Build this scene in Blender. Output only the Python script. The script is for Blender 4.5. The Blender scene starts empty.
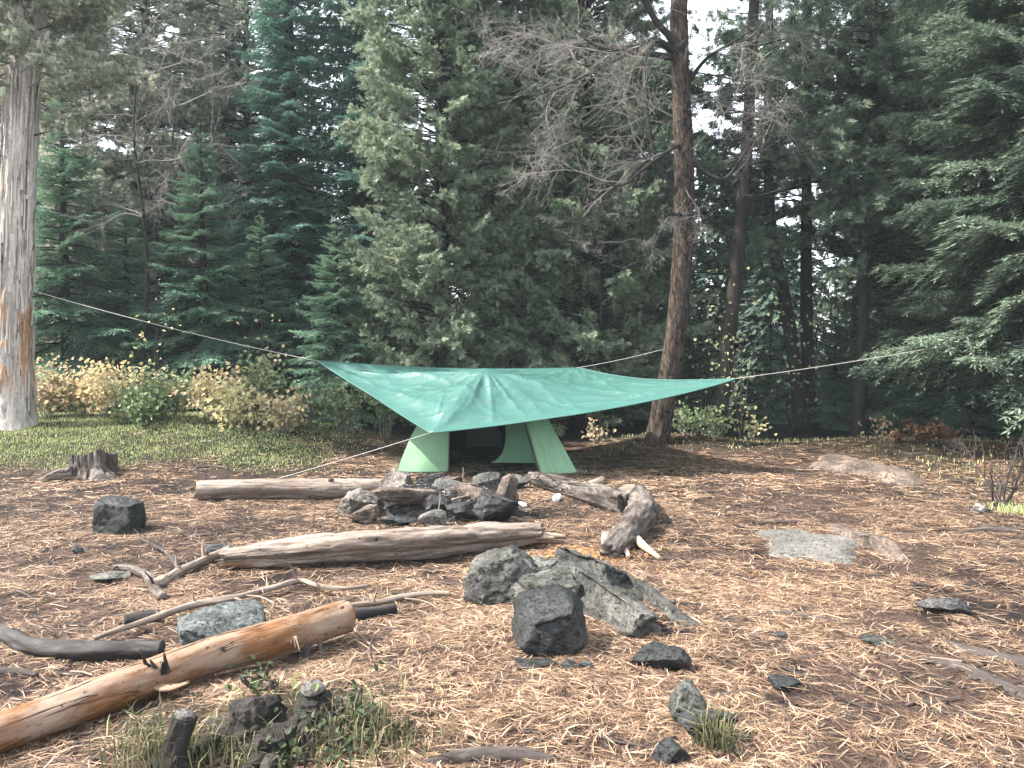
import bpy, bmesh, math, random
import numpy as np
from math import radians as R
from mathutils import Vector, Matrix

C = bpy.context.scene.collection
rnd = random.Random(7)
RS = np.random.RandomState

# ------------------------------------------------------------------ camera model
FPX, CAMZ, PITCH = 788.0, 1.6, math.atan(34 / 788.0)

def ray(px, py):
    a, b = (px - 512) / FPX, (384 - py) / FPX
    c, s = math.cos(PITCH), math.sin(PITCH)
    return np.array([a, c + s * b, -s + c * b])

def pt(px, py, D):
    """world point on the sight line through a pixel at depth y = D"""
    d = ray(px, py)
    return np.array([0, 0, CAMZ]) + d * (D / d[1])

# ------------------------------------------------------------------ noise (numpy)
def _hash(ix, iy, iz, seed):
    h = (ix * 374761393 + iy * 668265263 + iz * 2147483647 + seed * 1274126177) & 0xFFFFFFFF
    h = ((h ^ (h >> 13)) * 1274126177) & 0xFFFFFFFF
    h = h ^ (h >> 16)
    return (h & 0xFFFFFF) / float(0xFFFFFF) * 2 - 1

def vnoise(p, seed=0):
    p = np.asarray(p, float)
    i = np.floor(p).astype(np.int64)
    f = p - i
    f = f * f * f * (f * (f * 6 - 15) + 10)
    out = 0
    for dx in (0, 1):
        for dy in (0, 1):
            for dz in (0, 1):
                w = ((f[:, 0] if dx else 1 - f[:, 0]) * (f[:, 1] if dy else 1 - f[:, 1])
                     * (f[:, 2] if dz else 1 - f[:, 2]))
                out = out + w * _hash(i[:, 0] + dx, i[:, 1] + dy, i[:, 2] + dz, seed)
    return out

def fbm(p, octv=4, seed=0, gain=0.5, lac=2.03):
    a, s, out = 1.0, 1.0, 0
    for o in range(octv):
        out = out + a * vnoise(np.asarray(p) * s + o * 17.3, seed + o)
        a *= gain; s *= lac
    return out

def ss(a, b, x):
    t = np.clip((np.asarray(x, float) - a) / (b - a), 0, 1)
    return t * t * (3 - 2 * t)

# ------------------------------------------------------------------ ground shape
def ground_z(x, y):
    x = np.asarray(x, float); y = np.asarray(y, float)
    z = 0.45 * ss(9.2, 13.2, y) * ss(-0.8, -5.0, x)
    z = z + 0.20 * np.exp(-((x - 2.6) / 1.2) ** 2 - ((y - 13.2) / 0.8) ** 2)
    z = z + 0.16 * np.exp(-((x - 6.6) / 1.8) ** 2 - ((y - 12.6) / 0.9) ** 2)
    z = z + 0.10 * np.exp(-((x + 0.95) / 0.5) ** 2 - ((y - 3.35) / 0.35) ** 2)
    z = z + 0.05 * np.exp(-((x - 0.6) / 0.9) ** 2 - ((y - 4.9) / 0.7) ** 2)
    p = np.stack([x.ravel(), y.ravel(), 0 * x.ravel()], 1)
    n = 0.035 * vnoise(p * 0.55, 3) + 0.016 * vnoise(p * 1.9, 5) + 0.007 * vnoise(p * 6.0, 6)
    return z + n.reshape(x.shape) * ss(0.5, 2.0, y)

def at(px, py):
    """ground point seen at a pixel"""
    d = ray(px, py); o = np.array([0, 0, CAMZ])
    t = 1.5
    while t < 60:
        p = o + d * t
        if p[2] <= float(ground_z(p[0], p[1])):
            lo, hi = t - 0.05, t
            for _ in range(14):
                m = (lo + hi) / 2; q = o + d * m
                if q[2] <= float(ground_z(q[0], q[1])): hi = m
                else: lo = m
            return o + d * hi
        t += 0.05
    return o + d * t

def gz(x, y): return float(ground_z(x, y))

# ------------------------------------------------------------------ objects
def tag(o, label=None, cat=None, group=None, kind=None):
    if label: o['label'] = label
    if cat: o['category'] = cat
    if group: o['group'] = group
    if kind: o['kind'] = kind
    return o

def empty(name, loc, rz=0, sc=1.0):
    o = bpy.data.objects.new(name, None); C.objects.link(o)
    o.empty_display_size = 0.2
    o.location = tuple(loc); o.rotation_euler = (0, 0, rz); o.scale = (sc, sc, sc)
    return o

def mesh_data(name, V, F, attrs=None, smooth=True):
    """F: list of (n,k) index arrays"""
    V = np.asarray(V, np.float32)
    me = bpy.data.meshes.new(name)
    me.vertices.add(len(V)); me.vertices.foreach_set('co', V.ravel())
    F = [np.asarray(f, np.int32) for f in F if len(f)]
    nl = sum(f.size for f in F); nf = sum(len(f) for f in F)
    me.loops.add(nl); me.polygons.add(nf)
    me.loops.foreach_set('vertex_index', np.concatenate([f.ravel() for f in F]))
    tot = np.concatenate([np.full(len(f), f.shape[1], np.int32) for f in F])
    st = np.concatenate([[0], np.cumsum(tot)[:-1]]).astype(np.int32)
    me.polygons.foreach_set('loop_start', st)
    me.polygons.foreach_set('use_smooth', np.full(nf, smooth, bool))
    for k, a in (attrs or {}).items():
        a = np.asarray(a, np.float32)
        if a.ndim == 1:
            me.attributes.new(k, 'FLOAT', 'POINT').data.foreach_set('value', a)
        else:
            me.attributes.new(k, 'FLOAT_VECTOR', 'POINT').data.foreach_set('vector', a.ravel())
    me.update(calc_edges=True)
    me.validate()
    return me

def link(name, me, mat, parent=None, loc=None):
    o = bpy.data.objects.new(name, me); C.objects.link(o)
    if mat is not None and not me.materials: me.materials.append(mat)
    if parent is not None: o.parent = parent
    if loc is not None: o.location = tuple(loc)
    return o

def mk(name, V, F, mat, parent=None, loc=None, attrs=None, smooth=True):
    """V is in world space; loc (or the parent's place) becomes the origin"""
    V = np.asarray(V, float)
    if parent is not None:
        M = np.array(parent.matrix_basis.inverted())
        V = V @ M[:3, :3].T + M[:3, 3]
        return link(name, mesh_data(name, V, F, attrs, smooth), mat, parent)
    if loc is None:
        loc = np.array([V[:, 0].mean(), V[:, 1].mean(), V[:, 2].min()])
    return link(name, mesh_data(name, V - np.asarray(loc), F, attrs, smooth), mat, None, loc)

def copy_tree(o, parent=None):
    c = o.copy(); C.objects.link(c); c.parent = parent
    for ch in list(o.children): copy_tree(ch, c)
    return c

# ------------------------------------------------------------------ geometry
class MB:
    """collects pieces for one mesh"""
    def __init__(s): s.V = []; s.F = {}; s.n = 0; s.A = {}
    def add(s, V, F, **attrs):
        V = np.asarray(V, float); s.V.append(V)
        for f in F:
            f = np.asarray(f, np.int64)
            s.F.setdefault(f.shape[1], []).append(f + s.n)
        for k, a in attrs.items(): s.A.setdefault(k, []).append(np.asarray(a, float))
        s.n += len(V); return s
    def build(s, name, mat, parent=None, loc=None, smooth=True):
        at_ = {k: np.concatenate(a) for k, a in s.A.items()}
        return mk(name, np.concatenate(s.V), [np.concatenate(f) for f in s.F.values()], mat, parent, loc, at_, smooth)

def smooth_path(P, n):
    """Catmull-Rom through control points, n samples"""
    P = np.asarray(P, float)
    Q = np.vstack([2 * P[0] - P[1], P, 2 * P[-1] - P[-2]])
    t = np.linspace(0, len(P) - 1 - 1e-9, n); i = t.astype(int); f = (t - i)[:, None]
    a, b, c, d = Q[i], Q[i + 1], Q[i + 2], Q[i + 3]
    return 0.5 * (2 * b + (c - a) * f + (2 * a - 5 * b + 4 * c - d) * f ** 2 + (3 * b - a - 3 * c + d) * f ** 3)

def tube(path, radii, nseg=14, amp=0.0, scale=(6, 1.2), seed=0, cap=True, flat=1.0, ragged=0.0, fine=0.0, under=None):
    """tapered tube; returns V, F, bark coordinates (x, y round the stem, z along it)"""
    P = np.asarray(path, float); n = len(P)
    r = np.interp(np.linspace(0, 1, n), np.linspace(0, 1, len(np.atleast_1d(radii))), np.atleast_1d(radii)) if len(np.atleast_1d(radii)) != n else np.asarray(radii, float)
    T = np.gradient(P, axis=0); T /= np.linalg.norm(T, axis=1)[:, None] + 1e-9
    ref = np.array([0, 0, 1.0]) if abs(T[:, 2]).mean() < 0.75 else np.array([0, 1.0, 0])
    A = np.cross(T, ref); A /= np.linalg.norm(A, axis=1)[:, None] + 1e-9
    B = np.cross(A, T)
    L = np.concatenate([[0], np.cumsum(np.linalg.norm(np.diff(P, axis=0), axis=1))])
    th = np.linspace(0, 2 * np.pi, nseg, endpoint=False)
    ct, st = np.cos(th), np.sin(th)
    rr = np.repeat(r[:, None], nseg, 1)
    bark = np.stack([np.repeat(ct[None], n, 0) * r.mean(), np.repeat(st[None], n, 0) * r.mean(), np.repeat(L[:, None], nseg, 1)], 2)
    if amp:
        q = bark.reshape(-1, 3) * np.array([scale[0] / max(r.mean(), .01) * .25] * 2 + [scale[1]])
        d = fbm(q, 4, seed).reshape(n, nseg)
        rr = rr * (1 + amp * d)
    if fine:
        q = bark.reshape(-1, 3) * np.array([26 / max(r.mean() * 10, .3)] * 2 + [3.0]) 
        d = fbm(q, 3, seed + 50).reshape(n, nseg); rr = rr * (1 + fine * (np.abs(d) - .25))
    if under:
        a0, dep = under; w = np.exp(-((np.mod(th - a0 + np.pi, 2 * np.pi) - np.pi) / .62) ** 2)
        rr = rr * (1 - dep * w[None] * (.75 + .5 * vnoise(np.stack([L * 2.2, 0 * L, 0 * L], 1), seed + 3))[:, None])
    V = P[:, None, :] + rr[..., None] * (ct[None, :, None] * A[:, None, :] + flat * st[None, :, None] * B[:, None, :])
    if ragged:
        h = vnoise(np.stack([ct * 2.3, st * 2.3, 0 * ct + seed], 1), seed + 9)
        V[0] -= T[0] * (ragged * (h + .3))[:, None]; V[-1] += T[-1] * (ragged * (h + .3))[:, None]
    V = V.reshape(-1, 3); bark = bark.reshape(-1, 3)
    i, j = np.meshgrid(np.arange(n - 1), np.arange(nseg), indexing='ij')
    k = (j + 1) % nseg
    F = [np.stack([i * nseg + j, i * nseg + k, (i + 1) * nseg + k, (i + 1) * nseg + j], 2).reshape(-1, 4)]
    if cap:
        m = len(V)
        V = np.vstack([V, P[0] , P[-1]]); bark = np.vstack([bark, [0, 0, L[0]], [0, 0, L[-1]]])
        a = np.arange(nseg); b = (a + 1) % nseg
        F.append(np.vstack([np.stack([b, a, 0 * a + m], 1), np.stack([(n - 1) * nseg + a, (n - 1) * nseg + b, 0 * a + m + 1], 1)]))
    return V, F, bark

def add_tube(mb, *a, **k):
    V, F, b = tube(*a, **k); mb.add(V, F, bark=b); return mb

def ico(sub):
    bm = bmesh.new(); bmesh.ops.create_icosphere(bm, subdivisions=sub, radius=1)
    V = np.array([v.co[:] for v in bm.verts]); F = np.array([[v.index for v in f.verts] for f in bm.faces]); bm.free()
    return V, F
ICO = {}
def unit_(v): v = np.asarray(v, float); return v / np.linalg.norm(v)
def rock_shape(seed, planes=14, rough=0.05, sub=5, flat_top=None, lo=.55, hi=.92, layers=0, cuts=()):
    """a chipped boulder in a unit box: sphere cut by random planes, then worn"""
    if sub not in ICO: ICO[sub] = ico(sub)
    V, F = ICO[sub]; V = V * 1.25
    r = RS(seed)
    N = r.normal(size=(planes, 3)); N /= np.linalg.norm(N, axis=1)[:, None]
    for nrm, d in zip(N, r.uniform(lo, hi, planes)):
        V = V - np.maximum(0, V @ nrm - d)[:, None] * nrm
    for nrm, d in cuts:
        nrm = unit_(nrm); V = V - np.maximum(0, V @ nrm - d)[:, None] * nrm
    U = V / (np.linalg.norm(V, axis=1)[:, None] + 1e-9)
    n1 = fbm(V * 1.6, 3, seed); n2 = fbm(V * 6, 4, seed + 40)
    crack = np.abs(vnoise(V * np.array([1.4, 1.4, 3.2]) + 3, seed + 8)); crack = np.exp(-(crack / .05) ** 2)
    n3 = np.abs(vnoise(V * np.array([5, 5, 9.]) , seed + 77)); n4 = fbm(V * 17, 3, seed + 90)
    V = V + U * (rough * 1.5 * n1 + rough * .7 * n2 - rough * 1.3 * crack - rough * .35 * np.exp(-(n3 / .05) ** 2) + rough * .28 * n4)[:, None]
    if layers:
        V[:, 0] += 0.04 * np.sign(np.sin(V[:, 2] * layers * 3 + vnoise(V * 2, seed)))
    mn, mx = V.min(0), V.max(0)
    return (V - (mn + mx) / 2) / (mx - mn), F

def rotz(V, a):
    c, s = math.cos(a), math.sin(a)
    return V @ np.array([[c, s, 0], [-s, c, 0], [0, 0, 1.0]])

def tilt(V, ax, a):
    M = np.array(Matrix.Rotation(a, 3, Vector(ax))); return V @ M.T

def rock_px(name, box, mat, depth=0.8, seed=1, D=None, rz=0.0, tl=None, sink=0.12, parent=None, sub=5, **kw):
    """a rock filling a pixel box (x0, y0, x1, y1); stands on the ground there, or at depth D"""
    x0, y0, x1, y1 = box
    g = at((x0 + x1) / 2, y1)
    if D is None: D = g[1]
    w = (x1 - x0) / FPX * D
    dp = depth * w
    # the lowest front edge sits at depth D; the mass lies behind it
    zb = pt((x0 + x1) / 2, y1, D)[2]; zt = pt((x0 + x1) / 2, y0, D + dp * .4)[2]
    h = max(zt - zb, .02)
    V, F = rock_shape(seed, sub=sub, **kw)
    if tl is not None: V = tilt(V, tl[0], tl[1])
    if rz: V = rotz(V, rz)
    mn, mx = V.min(0), V.max(0); V = (V - (mn + mx) / 2) / (mx - mn)
    V[:, 2] += .5
    k = sink * h
    V = V * np.array([w, dp, h + k])
    c = pt((x0 + x1) / 2, (y0 + y1) / 2, D + dp * .5)
    loc = np.array([c[0], D + dp * .5, zb - k])
    return mk(name, V + loc, [F], mat, parent, None if parent is not None else loc)

def slab_px(name, box, mat, seed=1, th=.035, rough=.3, sink=.05):
    """a flat bare rock lying level with the ground inside a pixel box"""
    x0, y0, x1, y1 = box
    c = at((x0 + x1) / 2, (y0 + y1) / 2); fr = at((x0 + x1) / 2, y1); bk = at((x0 + x1) / 2, y0)
    rx = (x1 - x0) / FPX * c[1] / 2; ry = (bk[1] - fr[1]) / 2
    n, m = 26, 72; t = np.linspace(0, 1, n)[:, None]; a = np.linspace(0, 2 * np.pi, m, endpoint=False)[None]
    e = 1 + rough * fbm(np.stack([np.cos(a[0]) * 1.6, np.sin(a[0]) * 1.6, 0 * a[0] + seed], 1), 4, seed)[None]
    X = c[0] + rx * t * e * np.cos(a); Y = (fr[1] + bk[1]) / 2 + ry * t * e * np.sin(a)
    q = np.stack([X.ravel(), Y.ravel(), 0 * X.ravel() + seed], 1)
    h = th * (1 - ss(.72, 1.0, t)) * (1 + .5 * fbm(q * 3.5, 3, seed).reshape(X.shape)) - sink * ss(.86, 1.0, t) + .006 * fbm(q * 22, 3, seed + 4).reshape(X.shape)
    V = np.stack([X, Y, ground_z(X, Y) + h], 2).reshape(-1, 3)
    i, j = np.meshgrid(np.arange(n - 1), np.arange(m), indexing='ij'); k = (j + 1) % m
    F = np.stack([i * m + j, i * m + k, (i + 1) * m + k, (i + 1) * m + j], 2).reshape(-1, 4)[:, ::-1]
    return mk(name, V, [F], mat, None, (c[0], c[1], gz(c[0], c[1])))

# ------------------------------------------------------------------ materials
class NG:
    def __init__(s, m):
        m.use_nodes = True; s.t = m.node_tree; s.t.nodes.clear(); s.x = 0
    def n(s, typ, ins=None, **props):
        nd = s.t.nodes.new(typ); s.x += 160; nd.location = (s.x, 0)
        for k, v in props.items(): setattr(nd, k, v)
        for k, v in (ins or {}).items():
            i = nd.inputs[k]
            if hasattr(v, 'is_output') or isinstance(v, bpy.types.NodeSocket): s.t.links.new(v, i)
            else: i.default_value = v
        return nd
    def ramp(s, fac, stops, interp='LINEAR'):
        nd = s.n('ShaderNodeValToRGB', {'Fac': fac}); cr = nd.color_ramp; cr.interpolation = interp
        while len(cr.elements) < len(stops): cr.elements.new(0.5)
        for e, (p, c) in zip(cr.elements, stops):
            e.position = p; e.color = (*c, 1) if len(c) == 3 else c
        return nd.outputs['Color']
    def fac(s, fac, a, b):
        return s.n('ShaderNodeMapRange', {'Value': fac, 'From Min': a, 'From Max': b}, interpolation_type='SMOOTHSTEP').outputs['Result']
    def mix(s, f, a, b, blend='MIX'):
        nd = s.n('ShaderNodeMix', data_type='RGBA', blend_type=blend)
        for i, v in ((0, f), (6, a), (7, b)):
            k = nd.inputs[i]
            if isinstance(v, bpy.types.NodeSocket): s.t.links.new(v, k)
            elif isinstance(v, (int, float)): k.default_value = v
            else: k.default_value = (*v, 1)
        return nd.outputs[2]
    def noise(s, vec, scale, detail=6, rough=.6, dist=0.0):
        return s.n('ShaderNodeTexNoise', {'Vector': vec, 'Scale': scale, 'Detail': detail, 'Roughness': rough, 'Distortion': dist}).outputs['Fac']
    def math(s, op, a, b=0.0):
        return s.n('ShaderNodeMath', {0: a, 1: b}, operation=op).outputs[0]
    def coords(s, kind, stretch=(1, 1, 1), randomise=True):
        if kind == 'bark': v = s.n('ShaderNodeAttribute', attribute_name='bark').outputs['Vector']
        elif kind == 'world': v = s.n('ShaderNodeNewGeometry').outputs['Position']
        else: v = s.n('ShaderNodeTexCoord').outputs['Object']
        v = s.n('ShaderNodeVectorMath', {0: v, 1: stretch}, operation='MULTIPLY').outputs[0]
        if randomise:
            r = s.n('ShaderNodeObjectInfo').outputs['Random']
            q = s.math('MULTIPLY', r, 57.0)
            v = s.n('ShaderNodeVectorMath', {0: v, 1: q}, operation='ADD').outputs[0]
        return v
    def out(s, color, rough=.85, height=None, bump=.5, dist=.02, spec=.3, normal=None, sheen=0.0):
        p = s.n('ShaderNodeBsdfPrincipled', {'Roughness': rough, 'Specular IOR Level': spec})
        if isinstance(color, bpy.types.NodeSocket): s.t.links.new(color, p.inputs['Base Color'])
        else: p.inputs['Base Color'].default_value = (*color, 1)
        if height is not None:
            b = s.n('ShaderNodeBump', {'Height': height, 'Strength': bump, 'Distance': dist})
            s.t.links.new(b.outputs[0], p.inputs['Normal'])
        o = s.n('ShaderNodeOutputMaterial'); s.t.links.new(p.outputs[0], o.inputs['Surface']); return p

def material(name):
    m = bpy.data.materials.new(name); return m, NG(m)

def bark_mat(name, stops, scale=9, stretch=(1, 1, .16), bump=.9, dist=.03, patch=None, rough=.9, fine=60, crack=None, lines=None):
    m, g = material(name)
    v = g.coords('bark', stretch)
    a = g.noise(v, scale, 8, .65, .6); f = g.noise(v, fine, 5, .6)
    h = g.math('ADD', g.math('MULTIPLY', a, .75), g.math('MULTIPLY', f, .25))
    col = g.ramp(h, stops)
    if lines:
        vl = g.coords('bark', (1, 1, lines[1])); ln = g.noise(vl, lines[0], 5, .55, .5)
        k = g.fac(g.math('ADD', g.math('ABSOLUTE', g.math('SUBTRACT', ln, .5)), g.math('MULTIPLY', g.fac(g.noise(vl, lines[0] * .35, 3), .62, .40), .03)), .004, .022)
        col = g.mix(k, tuple(c * .35 for c in stops[0][1]), col); h = g.math('ADD', h, g.math('MULTIPLY', k, .5))
        sp = g.noise(g.coords('bark', (1, 1, .5)), lines[0] * 5, 4, .7); kk = g.fac(sp, .66, .60)
        col = g.mix(kk, tuple(c * .5 for c in stops[0][1]), col)
    if crack:
        vd = g.n('ShaderNodeVectorMath', {0: v, 1: g.math('MULTIPLY', f, .12)}, operation='ADD').outputs[0]
        vo = g.n('ShaderNodeTexVoronoi', {'Vector': vd, 'Scale': crack}, feature='DISTANCE_TO_EDGE').outputs['Distance']
        k = g.fac(g.math('ADD', vo, g.math('MULTIPLY', a, .12)), 0.05, .16)
        col = g.mix(k, tuple(c * .35 for c in stops[0][1]), col)
        h = g.math('ADD', h, g.math('MULTIPLY', k, .6))
    if patch:
        pv = g.coords('bark', patch.get('stretch', (1, 1, .35)), False)
        pn = g.noise(pv, patch['scale'], 5, .6)
        k = g.fac(pn, patch['lo'], patch['hi'])
        if 'z' in patch:
            z = g.n('ShaderNodeSeparateXYZ', {0: g.n('ShaderNodeAttribute', attribute_name='bark').outputs['Vector']}).outputs[2]
            z0, z1, z2, z3 = patch['z']
            k = g.math('MULTIPLY', k, g.math('MULTIPLY', g.fac(z, z0, z1), g.fac(z, z3, z2)))
        col = g.mix(k, col, g.ramp(f, patch['stops']))
    g.out(col, rough, h, bump, dist, .2)
    return m

def rock_mat(name, dark, mid, light, lichen=None, rough=.8, scale=3.5, moss=None):
    m, g = material(name)
    v = g.coords('object')
    a = g.noise(v, scale, 9, .65, .4); b = g.noise(v, scale * 9, 6, .65); c = g.noise(v, scale * 34, 3, .6)
    h = g.math('ADD', g.math('MULTIPLY', a, .6), g.math('ADD', g.math('MULTIPLY', b, .28), g.math('MULTIPLY', c, .12)))
    col = g.ramp(h, [(.38, dark), (.49, mid), (.61, light)])
    vs = g.n('ShaderNodeTexNoise', {'Vector': g.n('ShaderNodeVectorMath', {0: v, 1: (1, 1, 2.6)}, operation='MULTIPLY').outputs[0], 'Scale': scale * 1.1, 'Detail': 5, 'Distortion': 1.2}).outputs['Fac']
    cr = g.math('ABSOLUTE', g.math('SUBTRACT', vs, .5)); ck = g.fac(g.math('ADD', cr, g.math('MULTIPLY', g.fac(g.noise(v, scale * .8, 2), .40, .56), .05)), .0, .016)
    col = g.mix(ck, tuple(c * .6 for c in dark), col); h = g.math('ADD', h, g.math('MULTIPLY', ck, .25))
    if lichen:
        l = g.noise(v, scale * 2.6, 7, .7, .3)
        col = g.mix(g.math('MULTIPLY', g.fac(l, .55, .66), .8), col, lichen)
    if moss:
        l = g.noise(v, scale * 1.3, 7, .7, .8)
        col = g.mix(g.math('MULTIPLY', g.fac(l, .52, .66), .75), col, moss)
    pit = g.fac(g.noise(v, scale * 14, 4, .7), .36, .46); col = g.mix(pit, tuple(c_ * .5 for c_ in dark), col); h = g.math('ADD', h, g.math('MULTIPLY', pit, .12))
    g.out(col, rough, h, 1.0, .05, .35)
    return m

def leaf_mat(name, stops, trans=.35, rough=.6, spec=.25, obj_var=.25):
    """foliage: colour differs from leaf to leaf (tint) and a little from plant to plant"""
    m, g = material(name)
    t = g.n('ShaderNodeAttribute', attribute_name='tint').outputs['Fac']
    col = g.ramp(t, stops)
    if obj_var:
        r = g.n('ShaderNodeObjectInfo').outputs['Random']
        col = g.mix(1.0, col, g.ramp(r, [(0, (1 - obj_var, 1 - obj_var * .8, 1 - obj_var * .9)), (1, (1 + obj_var, 1 + obj_var * .8, 1 + obj_var * .6))]), 'MULTIPLY')
    p = g.n('ShaderNodeBsdfPrincipled', {'Base Color': col, 'Roughness': rough, 'Specular IOR Level': spec})
    tr = g.n('ShaderNodeBsdfTranslucent', {'Color': col})
    mx = g.n('ShaderNodeMixShader', {0: trans, 1: p.outputs[0], 2: tr.outputs[0]})
    o = g.n('ShaderNodeOutputMaterial', {'Surface': mx.outputs[0]})
    return m
# ------------------------------------------------------------------ foliage
def unit(v): return v / (np.linalg.norm(v, axis=-1, keepdims=True) + 1e-9)

def kites(P, D, S, ln, wd, belly=.45):
    """thin pointed leaves: base, shoulder, tip, shoulder -> (n,4,3)"""
    ln = np.asarray(ln)[:, None] if np.ndim(ln) else ln
    wd = np.asarray(wd)[:, None] if np.ndim(wd) else wd
    m = P + D * ln * belly
    return np.stack([P, m + S * wd * .5, P + D * ln, m - S * wd * .5], 1)

def spruce_bough(seed, L=1.6, step=.075, droop=.28):
    r = RS(seed); Q = []; T = []
    def spine(s):
        return np.stack([L * s, .05 * np.sin(s * 5 + seed) * L, L * (-droop * s + droop * .75 * s * s)], -1)
    m = int(L / .06)
    sj = np.linspace(.10, .985, m) + r.uniform(-.01, .01, m)
    for side in (-1, 1):
        base = spine(sj)
        lj = L * (.44 * (1 - sj) ** .75 * np.minimum(1, sj * 5) + .05) * r.uniform(.65, 1.15, m)
        ang = np.radians(r.uniform(38, 62, m))
        d = unit(np.stack([np.cos(ang), side * np.sin(ang), r.uniform(-.34, -.02, m)], -1))
        K = int(lj.max() / step) + 2
        k = (np.arange(K)[None] + r.uniform(0, .9, (m, K))) * step
        ok = k < lj[:, None]
        P = base[:, None] + d[:, None] * k[..., None]
        P[..., 2] -= (k ** 2) * .35
        Dd = np.repeat(d[:, None], K, 1)
        P, Dd = P[ok], Dd[ok]; n = len(P)
        up = np.array([0, 0, 1.0])
        lat = unit(np.cross(Dd, up))
        for sgn, a0, l0, w0 in ((1, 48, .105, .026), (-1, 48, .105, .026), (0, 0, .12, .024), (2, 35, .07, .022)):
            rr = r.uniform(.7, 1.25, n)
            a = np.radians(a0 + r.uniform(-14, 14, n))[:, None]
            if sgn == 2:
                dd = unit(Dd * .7 + up * r.uniform(.2, .8, (n, 1)) + lat * r.uniform(-.5, .5, (n, 1))); sd = lat
            else:
                dd = unit(Dd * np.cos(a) + lat * sgn * np.sin(a) + up * r.uniform(-.28, .22, (n, 1)))
                sd = unit(np.cross(dd, up) + up * r.uniform(-.5, .5, (n, 1)))
            Q.append(kites(P, dd, sd, l0 * rr, w0 * rr))
            T.append(r.uniform(0, 1, n))
    return np.concatenate(Q), np.concatenate(T)

def cedar_branch(seed, L=1.3, cfg=(.05, 6, 1.0)):
    """upswept branch hung with flat lacy fans"""
    r = RS(seed); Q = []; T = []
    m = int(L / cfg[0])
    sj = r.uniform(.12, 1.0, m); side = r.choice([-1, 1], m)
    base = np.stack([L * sj, 0 * sj, L * (-.10 * sj + .28 * sj * sj)], -1)
    lj = r.uniform(.12, .42, m) * (1.15 - .5 * sj)
    ang = np.radians(r.uniform(25, 75, m))
    d = unit(np.stack([np.cos(ang), side * np.sin(ang), r.uniform(-.5, .45, m)], -1))
    for c in range(cfg[1]):
        t = (c + r.uniform(.2, 1, m)) / cfg[1] * lj
        P = base + d * t[:, None]; P[:, 2] -= t ** 2 * .5
        fd = unit(d + r.normal(size=(m, 3)) * .45 + np.array([0, 0, -.12]))
        pn = unit(np.cross(fd, r.normal(size=(m, 3)) + np.array([0, 0, .6])))
        sp = r.uniform(.75, 1.3, m); ct = r.uniform(0, 1, m)
        nrm = np.cross(fd, pn)
        for a in (-62, -36, -12, 12, 36, 62):
            aa = np.radians(a + r.uniform(-9, 9, m))[:, None]
            dd = unit(fd * np.cos(aa) + pn * np.sin(aa))
            sd = unit(np.cross(nrm, dd))
            ln = (.105 - .0006 * abs(a)) * cfg[2] * sp * r.uniform(.6, 1.3, m)
            off = P + fd * (.035 * (1 - abs(a) / 70) * sp)[:, None]
            Q.append(kites(off, dd, sd, ln, .0185 * cfg[2] * sp, .55)); T.append(np.clip(ct + r.uniform(-.2, .2, m), 0, 1))
    return np.concatenate(Q), np.concatenate(T)

BOUGH = [spruce_bough(s) for s in (11, 12, 13, 14)]
BOUGH_FINE = [spruce_bough(s, 2.6, .06, .34) for s in (21, 22)]
CEDAR = [cedar_branch(s) for s in (31, 32, 33, 34, 35)]
CEDAR_FINE = [cedar_branch(s, 1.3, (.040, 9, .78)) for s in (36, 37, 38, 39, 40)]

def place(tmpl, base, az, pitch, roll, sc):
    Q, T = tmpl
    M = (Matrix.Rotation(az, 3, 'Z') @ Matrix.Rotation(-pitch, 3, 'Y') @ Matrix.Rotation(roll, 3, 'X'))
    return (Q.reshape(-1, 3) * sc) @ np.array(M).T + np.asarray(base), T

def soup(name, parts, mat, parent=None, loc=None):
    V = np.concatenate([p[0] for p in parts]); T = np.concatenate([p[1] for p in parts])
    V = V.reshape(-1, 3)
    F = np.arange(len(V)).reshape(-1, 4)
    return mk(name, V, [F], mat, parent, loc, {'tint': np.repeat(T, 4)}, False)

def spruce_parts(seed, H, Rb, z0=.15, zmax=None, dens=1.0, gap=.0, power=.85, tmpl=None, fullfrom=0):
    """boughs of a spruce round the origin, and the limb lines inside it"""
    r = RS(seed); parts = []; limbs = []
    tm = tmpl or BOUGH; L0 = 1.6 if tm is BOUGH else 2.6
    z = z0
    while z < (zmax or H - .12):
        f = 1 - z / H
        nb = max(4, int((5 + 2 * f) * dens))
        a0 = r.uniform(0, 6.28)
        for i in range(nb):
            if r.rand() < gap: continue
            L = Rb * (f ** power) * r.uniform(.68, 1.15) + .07
            az = a0 + i * 6.283 / nb + r.uniform(-.35, .35)
            pitch = R(-18 + 42 * (1 - f) ** 1.3 + r.uniform(-9, 9))
            b = np.array([0, 0, z + r.uniform(-.1, .1)])
            q, t = place(tm[r.randint(len(tm))], b, az, pitch, r.uniform(-.25, .25), L / L0)
            parts.append((q, np.clip(t * .75 + r.uniform(-.1, .3), 0, 1)))
            tip = b + np.array([math.cos(az) * math.cos(pitch), math.sin(az) * math.cos(pitch), math.sin(pitch) - .1]) * L * .8
            limbs.append((b, tip, .010 + .008 * L))
        z += (.17 + .10 * f) * r.uniform(.8, 1.2) * (Rb / 1.9 if Rb < 1.9 else 1) ** .6
    return parts, limbs

def limb_mesh(mb, limbs, nseg=4):
    for a, b, r0 in limbs:
        mid = (np.asarray(a) + b) / 2 + np.array([0, 0, .03])
        add_tube(mb, smooth_path([a, mid, b], 4), [r0, r0 * .3], nseg, cap=False)
    return mb

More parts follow.
